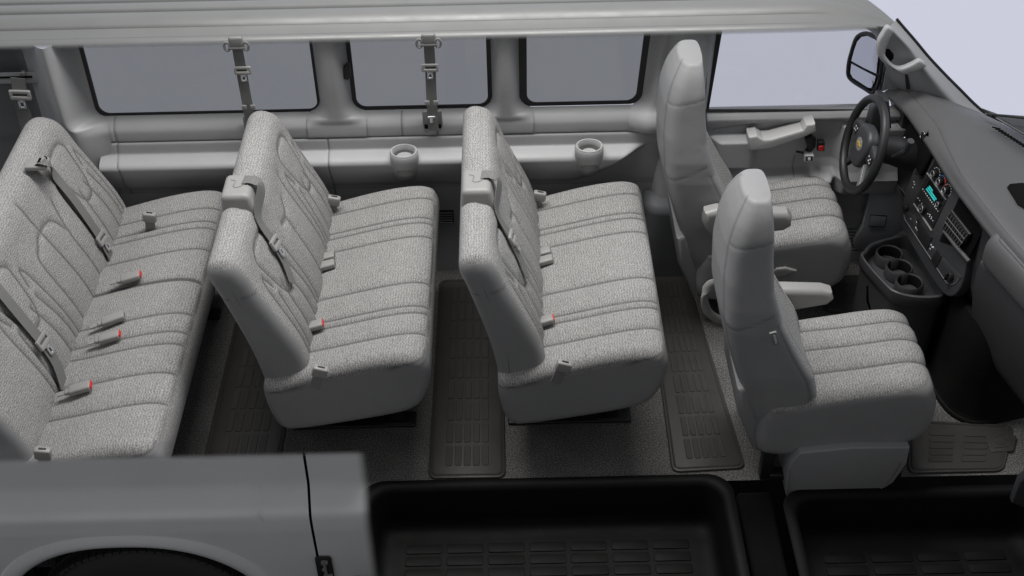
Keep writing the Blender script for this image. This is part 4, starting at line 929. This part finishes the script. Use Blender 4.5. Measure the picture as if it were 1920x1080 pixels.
c = fp(*z2(450, 660)); g = G(); g.disc(c+N3*.003, N3, .0125, .016, .003); kn = g.build('tuning_knob', 'black', ra); g = G(); g.tube([c+N3*.019+S3*.010*math.cos(q)+T3*.010*math.sin(q) for q in np.linspace(0, 2*PI, 24, endpoint=False)], .0014, 6, closed=True); g.build('knob_ring', 'silver', kn)
ticks('button_marks', [z2(310+12.2*k, 540+17.5*k) for k in range(11)]+[z2(272, 612), z2(286, 630), z2(302, 655), z2(352, 738), z2(365, 760), z2(378, 778), z2(392, 794), z2(368, 745), z2(382, 765)], ra, .005, off=.0042)
# lower switch panel
lw = panel('switch_panel', [z2(160, 705), z2(240, 745), z2(300, 870), z2(420, 1040), z3(735, 430), z3(700, 470), z3(650, 480), z3(600, 440), z3(340, 40), z3(352, 0)], 'dash_dk', .0005, .002)
g = G(); g.tube([fp(*z3(*q))+N3*.003 for q in ((345, 10), (352, 40), (420, 145), (520, 295), (600, 420), (635, 470), (668, 482), (700, 468), (712, 440))], .0015, 6); g.build('panel_edge', 'plas_dk', lw)
for pts, nm in (((z2(265, 770), z2(385, 930), z2(345, 1035), z2(270, 925)), 'blank_cover'), ((z3(572, 240), z3(605, 290), z3(565, 372), z3(530, 315)), 'blank_cover')): panel(nm, pts, 'black', .0026, .004, .0015, lw)
ticks('switch_symbols', [z2(210, 780), z2(258, 805), z2(265, 825), z2(270, 818), z2(252, 852), z2(262, 870), z2(376, 990), z2(385, 1008), z2(368, 1022), z3(540, 325), z3(552, 335), z3(562, 350), z3(530, 215), z3(545, 228), z2(236, 480), z2(240, 500), z2(228, 525)], lw, .006)
for a, b in ((175, 690),): g = G(); g.disc(fp(*z2(a, b)), N3, .016, .016, .004); g.build('rotary_switch', 'black', lw)
c = fp(*z3(665, 425)); g = G(); g.disc(c, N3, .020, .022, .004); g.box(c+N3*.026, (.008, .036, .012), .003, R_f); g.build('power_socket', 'black', lw)
# right vent bank in a dark recess
rc = panel('vent_recess', [z2(605, 600), z2(800, 865), z2(690, 1080), z2(560, 1000), z2(445, 960), z2(455, 930)], 'pit', -.004, .008, .001)
v = panel('air_vent', [z2(575, 715), z2(720, 900), z2(690, 960), z2(640, 990), z2(505, 860)], 'black', .006, .02, .003)
g = G()
for k in range(9):
    t = k/8; a = fp(*z2(570+140*t, 735+178*t))+N3*.029; b = fp(*z2(515+130*t, 845+160*t))+N3*.029; g.tube([a, b], .0022, 6)
for t in (.3, .62): g.tube([fp(*z2(570-55*t, 735+110*t))+N3*.031, fp(*z2(712-55*t, 915+100*t))+N3*.031], .0026, 6)
g.build('vent_slat', 'dash', v)
g = G(); g.tube([fp(*z2(505, 875))+N3*.016, fp(*z2(600, 1000))+N3*.016, fp(*z3(800, 325))+N3*.012], .009, 10); g.tube([fp(*z2(572, 715))+N3*.02, fp(*z2(724, 905))+N3*.02], .003, 8); g.build('vent_sill', 'dash', stack)
# ---- passenger side: padded airbag door and knee panel
A0 = at(1838, 452, X=1.83); D3 = Vector((.235, -.972, 0)).normalized(); Fw = Vector((D3.y*-1, D3.x*1, 0)); 
if Fw.x < 0: Fw = -Fw
sec = cr([(.34, .075), (.2, .074), (.07, .066), (.030, .054), (.008, .028), (.0, -.01), (.004, -.07), (.02, -.10), (.05, -.115), (.12, -.12)], 5)
PT = []
for t in list(.04*(1-np.cos(np.linspace(0, PI/2, 8))))+list(np.linspace(.05, .95, 40)):
    k = math.sqrt(max(0, 1-max(0, (.04-t)/.04)**2)); PT.append([A0+D3*t+Fw*(f*k+.17*(1-k))+Vector((0, 0, 1))*(z*(.55+.45*k)-.0*(1-k)) for f, z in sec])
g = G(); g.grid(np.array([[tuple(p) for p in r] for r in PT])); n = len(sec); g.f.append(tuple(range(n))); g.mi.append(0); ab = g.build('airbag_door', 'dash', da, 60)
g = G(); g.tube([A0+D3*.06+Fw*.10+Vector((0, 0, .0765)), A0+D3*.055+Fw*.045+Vector((0, 0, .064)), A0+D3*.07+Fw*.026+Vector((0, 0, .052)), A0+D3*.9+Fw*.026+Vector((0, 0, .052))], .003, 8); g.build('airbag_seam', 'dash', ab)
sec = cr([(.10, -.09), (.04, -.10), (.025, -.13), (.03, -.25), (.07, -.42), (.14, -.60), (.30, -.66)], 5); PT = []
for t in np.linspace(.0, .95, 40): PT.append([tuple(A0+D3*t+Fw*f+Vector((0, 0, z))) for f, z in sec])
g = G(); g.grid(np.array(PT)); g.f.append(tuple(range(len(sec)))); g.mi.append(0); g.build('glovebox', 'dash_dk', da, 60)
g = G(); g.prism([at(px, py, Z=.974) for px, py in ((1888, 352), (1893, 346), (1915, 344), (1990, 350), (1990, 430), (1930, 398), (1908, 384))], (0, 0, 1), .004, .001); g.build('dash_tray', 'pit', da)
# defrost slots and cowl
g = G()
for k in range(12):
    a = at(1868+5.6*k, 240+3.6*k, Z=.982); g.box(a, (.035, .007, .004), .001, Matrix.Rotation(-.5, 3, 'Z'))
g.build('defrost_slot', 'pit', da)
g = G(); P = [at(px, py, Z=zz_) for px, py, zz_ in ((1846, 213, .99), (1868, 220, .985), (1900, 238, .985), (1960, 272, .985))]; g.tube(P, [.006, .011, .014, .016], 8, flat=.5); g.tube([at(1850, 214, Z=1.0), at(1890, 218, Z=1.0), at(1960, 226, Z=1.0)], .005, 6); wp = g.build('wiper', 'black'); tag(wp, 'black windscreen wiper lying along the foot of the windscreen', 'wiper')
g = G(); g.prism([at(px, py, Z=.94) for px, py in ((1840, 206), (1870, 217), (1980, 225), (1990, 300), (1900, 240))], (0, 0, 1), .01, .002); g.build('cowl', 'dash_dk', van)
# ---- gauge pod, column, stalks
BW = math.radians(13); WC = at(1619, 271, Y=-.26); WN = Vector((-math.cos(BW), 0, math.sin(BW))); WU = Vector((math.sin(BW), 0, math.cos(BW))); WS = Vector((0, 1, 0))
g = G(); g.tube([WC-WN*.03, WC-WN*.08, WC-WN*.14, WC-WN*.24-WU*.02], [.050, .062, .066, .066], 24); g.build('steering_column', 'black', da)
g = G(); g.box(WC-WN*.235+WU*.04, (.02, .30, .12), .01, Matrix((WN, WS, WU)).transposed()); cl = g.build('gauge_cluster', 'pit', da)
g = G(); P = [at(px, py, Y=-.46) for px, py in ((1703, 276), (1709, 266))]; a = at(1696, 285, Y=-.36); g.tube([WC-WN*.12-WS*.06, at(1698, 284, Y=-.44), at(1708, 264, Y=-.46)], [.008, .012, .015], 12); g.build('shift_lever', 'dash_dk', da)
for (px, py), nm in (((1733, 254), 'gauge_lens'),):
    c = fp(px, py); g = G(); g.disc(c, N3, .018, .008, .002); o = g.build(nm, 'black', da); g = G(); g.tube([c+N3*.009+S3*.015*math.cos(q)+T3*.017*math.sin(q) for q in np.linspace(.8, 4.2, 16)], .0016, 6); g.build('lens_glint', 'silver', o)
g = G(); R3 = Matrix((WS, WU, WN)).transposed()
for px, py in ((1698, 306), (1703, 310), (1694, 312), (1700, 300), (1690, 304), (1696, 258)):
    g.box(at(px, py, Y=-.30), (.007, .005, .004), .001, R3, seg=1)
g.build('control_marks', 'white', da)
g = G(); g.prism([at(px, py, Y=-.12) for px, py in ((1637, 215), (1650, 185), (1668, 190), (1672, 240), (1650, 262), (1628, 250))], (0, 1, 0), .08, .008); g.build('light_switch_panel', 'dash_dk', da)
# ---- steering wheel
sw = thing('steering_wheel', WC, 'black steering wheel with oval emblem and silver lower spoke in front of the driver seat', 'steering wheel')
RW = .202
ring = [WC+WU*RW*math.cos(q)+WS*RW*math.sin(q) for q in np.linspace(0, 2*PI, 72, endpoint=False)]
g = G(); g.tube(ring, .0185, 16, closed=True, upv=WN); g.build('rim', 'rubber', sw)
W2 = lambda a, b, n=0.: WC+WS*a+WU*b+WN*n
g = G(); hub = cr([(-.075, .055), (-.04, .082), (0, .088), (.04, .082), (.075, .055), (.082, .0), (.06, -.07), (.03, -.10), (0, -.105), (-.03, -.10), (-.06, -.07), (-.082, 0)], 6, True)
g.prism([W2(a, b, -.035) for a, b in hub], WN, .055, .020, seg=6); hb = g.build('hub', 'dash_dk', sw)
for sgn in (1, -1):
    g = G(); g.prism([W2(sgn*a, b, -.028) for a, b in ((.06, .05), (.11, .045), (.175, .03), (.192, .0), (.18, -.03), (.12, -.035), (.07, -.03))], WN, .028, .009, seg=4); sp = g.build('spoke', 'dash_dk', sw)
    g = G(); g.prism([W2(sgn*a, b, -.001) for a, b in ((.098, .028), (.145, .022), (.15, -.012), (.10, -.018))], WN, .006, .003); bt = g.build('button_pad', 'black', sp)
    g = G()
    for a, b in ((.11, .012), (.12, -.004), (.132, .01), (.137, -.006)): g.box(W2(sgn*a, b, .006), (.008, .006, .001), .0002, R3, seg=1)
    g.build('button_marks', 'white', bt)
    g = G(); g.prism([W2(sgn*a, b, -.03) for a, b in ((.045, -.075), (.068, -.055), (.105, -.125), (.125, -.165), (.10, -.178), (.07, -.13))], WN, .022, .006, seg=3); g.build('lower_spoke', 'silver' if sgn < 0 else 'dash_dk', sw) if sgn < 0 else g.build('lower_spoke', 'dash_dk', sw)
c = W2(0, .0, .0185); g = G(); g.prism([W2(.036*math.cos(q), .028*math.sin(q)+.0, .018) for q in np.linspace(0, 2*PI, 32, endpoint=False)], WN, .003, .001); em = g.build('emblem', 'plas_dk', hb)
g = G(); g.prism([W2(a*.9, b, .0205) for a, b in ((-.028, .004), (-.009, .004), (-.007, .0105), (.009, .0105), (.007, .004), (.028, .004), (.026, -.004), (.007, -.004), (.009, -.0105), (-.007, -.0105), (-.009, -.004), (-.026, -.004))], WN, .002, .0006); g.build('emblem_mark', 'gold', em)
# ---- kick panel beside the pedals
g = G(); g.prism([at(px, py, Y=-.05) for px, py in ((1634, 340), (1668, 330), (1700, 372), (1715, 420), (1680, 440), (1640, 462), (1604, 470), (1600, 455), (1618, 425), (1628, 380))], (0, 1, 0), .03, .004); kp = g.build('kick_panel', 'kick_light', da)
g = G(); g.prism([at(px, py, Y=-.053) for px, py in ((1633, 404), (1662, 406), (1658, 424), (1630, 423))], (0, -1, 0), .004, .0015); g.build('kick_cover', 'kick_light', kp); g = G(); g.tube([at(px, py, Y=-.055) for px, py in ((1632, 403), (1663, 405), (1658, 425), (1629, 424))], .0022, 5, closed=True); g.build('cover_gap', 'pit', kp)
# ---- console with cup holders on the engine cover
ZC = .43; cs = thing('centre_console', at(1690, 500, Z=0), 'black floor console with three round cup holders below the centre stack', 'console')
o = cr([at(*p, Z=ZC) for p in (z3(66, 300), z3(85, 250), z3(130, 205), z3(230, 172), z3(350, 150), z3(430, 215), z3(600, 490), z3(605, 540), z3(560, 560), z3(420, 560), z3(290, 530), z3(215, 475))], 5, True)
ctr = o.mean(0); rings = []
for k, z in ((.93, 0), (.97, .2), (.985, ZC-.075), (.99, ZC-.06), (1.035, ZC-.055), (1.045, ZC-.035), (1.045, ZC-.012), (1.03, ZC), (.99, ZC+.003), (.955, ZC), (.94, ZC-.01), (.925, ZC-.06), (.5, ZC-.06), (.02, ZC-.06)):
    r = ctr+(o-ctr)*k; r[:, 2] = z; rings.append(r)
g = G(); g.grid(np.array(rings), closeu=True); g.build('console_body', 'dash_dk', cs, 50)
for a, b in ((247, 262), (314, 357), (382, 457)):
    c = at(*z3(a, b), Z=ZC-.004); rg = []
    for r, dz in ((.062, -.05), (.060, -.008), (.055, .0), (.050, -.006), (.047, -.06), (.02, -.0595), (.001, -.0595)): rg.append([(c.x+r*math.cos(q), c.y+r*math.sin(q), c.z+dz) for q in np.linspace(0, 2*PI, 36, endpoint=False)])
    g = G(); g.grid(np.array(rg), closeu=True); n = 36
    for i in range(len(g.f)): g.mi[i] = 1 if i >= 3*n else 0
    g.build('cup_holder', ['dash_dk', 'pit'], cs, 50)
g = G(); g.prism([at(*p, Y=-.86) for p in (z3(88, 490), z3(100, 480), z3(104, 590), z3(118, 640), z3(108, 650), z3(86, 590))], (0, -1, 0), .004, .001); g.build('side_slot', 'pit', cs)
ec = thing('engine_cover', at(1820, 700, Z=0), 'black engine cover bulging into the front passenger footwell', 'cover')
o = cr([f2(*p) for p in ((1735, 660), (1738, 690), (1752, 735), (1776, 770), (1806, 790), (1842, 795), (1935, 776), (2050, 740), (2000, 560), (1740, 590))], 6, True); ctr = o.mean(0); rings = []
for k, z in ((1.0, .004), (1.0, .02), (.975, .03), (.965, .035), (.94, .2), (.90, .40), (.8, .47), (.4, .48), (.02, .48)):
    r = ctr+(o-ctr)*k; r[:, 2] = z; rings.append(r)
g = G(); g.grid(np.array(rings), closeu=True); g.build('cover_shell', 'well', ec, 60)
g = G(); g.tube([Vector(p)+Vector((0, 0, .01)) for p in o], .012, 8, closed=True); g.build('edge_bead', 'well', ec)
# front door sill trim at the right edge
g = G(); g.prism([at(px, py, Y=-1.62) for px, py in ((1898, 945), (1912, 905), (1940, 880), (1940, 960))], (0, 1, 0), .04, .01); g.build('sill_end', 'dash_dk', van)
# ================================================================ LIGHT
w = bpy.data.worlds.new('World'); sc.world = w; w.use_nodes = True; nt = w.node_tree; bg = nt.nodes['Background']
tc = N(nt, 'ShaderNodeTexCoord').outputs['Generated']; sp = N(nt, 'ShaderNodeSeparateXYZ'); nt.links.new(tc, sp.inputs[0])
fy = ramp(nt, math_(nt, 'ADD', math_(nt, 'MULTIPLY', sp.outputs['Y'], .5), .5), [(.34, 0), (.56, 1)])
lav = mixc(nt, fy, (.128, .129, .132), (.597, .612, .722))
fz = ramp(nt, math_(nt, 'ADD', math_(nt, 'MULTIPLY', sp.outputs['Z'], .5), .5), [(.62, 0), (.95, 1)])
c = mixc(nt, fz, lav, (.30, .30, .31)); nt.links.new(c, bg.inputs[0]); bg.inputs[1].default_value = 1.0
def area(name, loc, target, size, energy, col=(1, 1, 1)):
    l = bpy.data.lights.new(name, 'AREA'); l.shape = 'RECTANGLE'; l.size, l.size_y = size; l.energy = energy; l.color = col; o = bpy.data.objects.new(name, l); COL.objects.link(o)
    o.location = loc; o.rotation_euler = (Vector(target)-Vector(loc)).to_track_quat('-Z', 'Y').to_euler(); return o
area('overhead_softbox', (0, -.42, 4.3), (0, -.55, 0), (3.2, .9), 168, (1, .985, .96))
area('front_softbox', (4.4, -.6, 3.4), (0, -.6, .6), (1.6, 1.2), 22, (.93, .96, 1))
area('rear_softbox', (-4.4, -.6, 3.6), (.6, -.7, .8), (1.6, 1.2), 16, (.96, .98, 1))
sc.view_settings.view_transform = 'Standard'; sc.view_settings.look = 'None'; sc.view_settings.gamma = 1; sc.view_settings.exposure = 0; sc.view_settings.use_curve_mapping = False
sc.cycles.max_bounces = 6; sc.cycles.transparent_max_bounces = 12; sc.cycles.use_denoising = True; sc.render.film_transparent = False
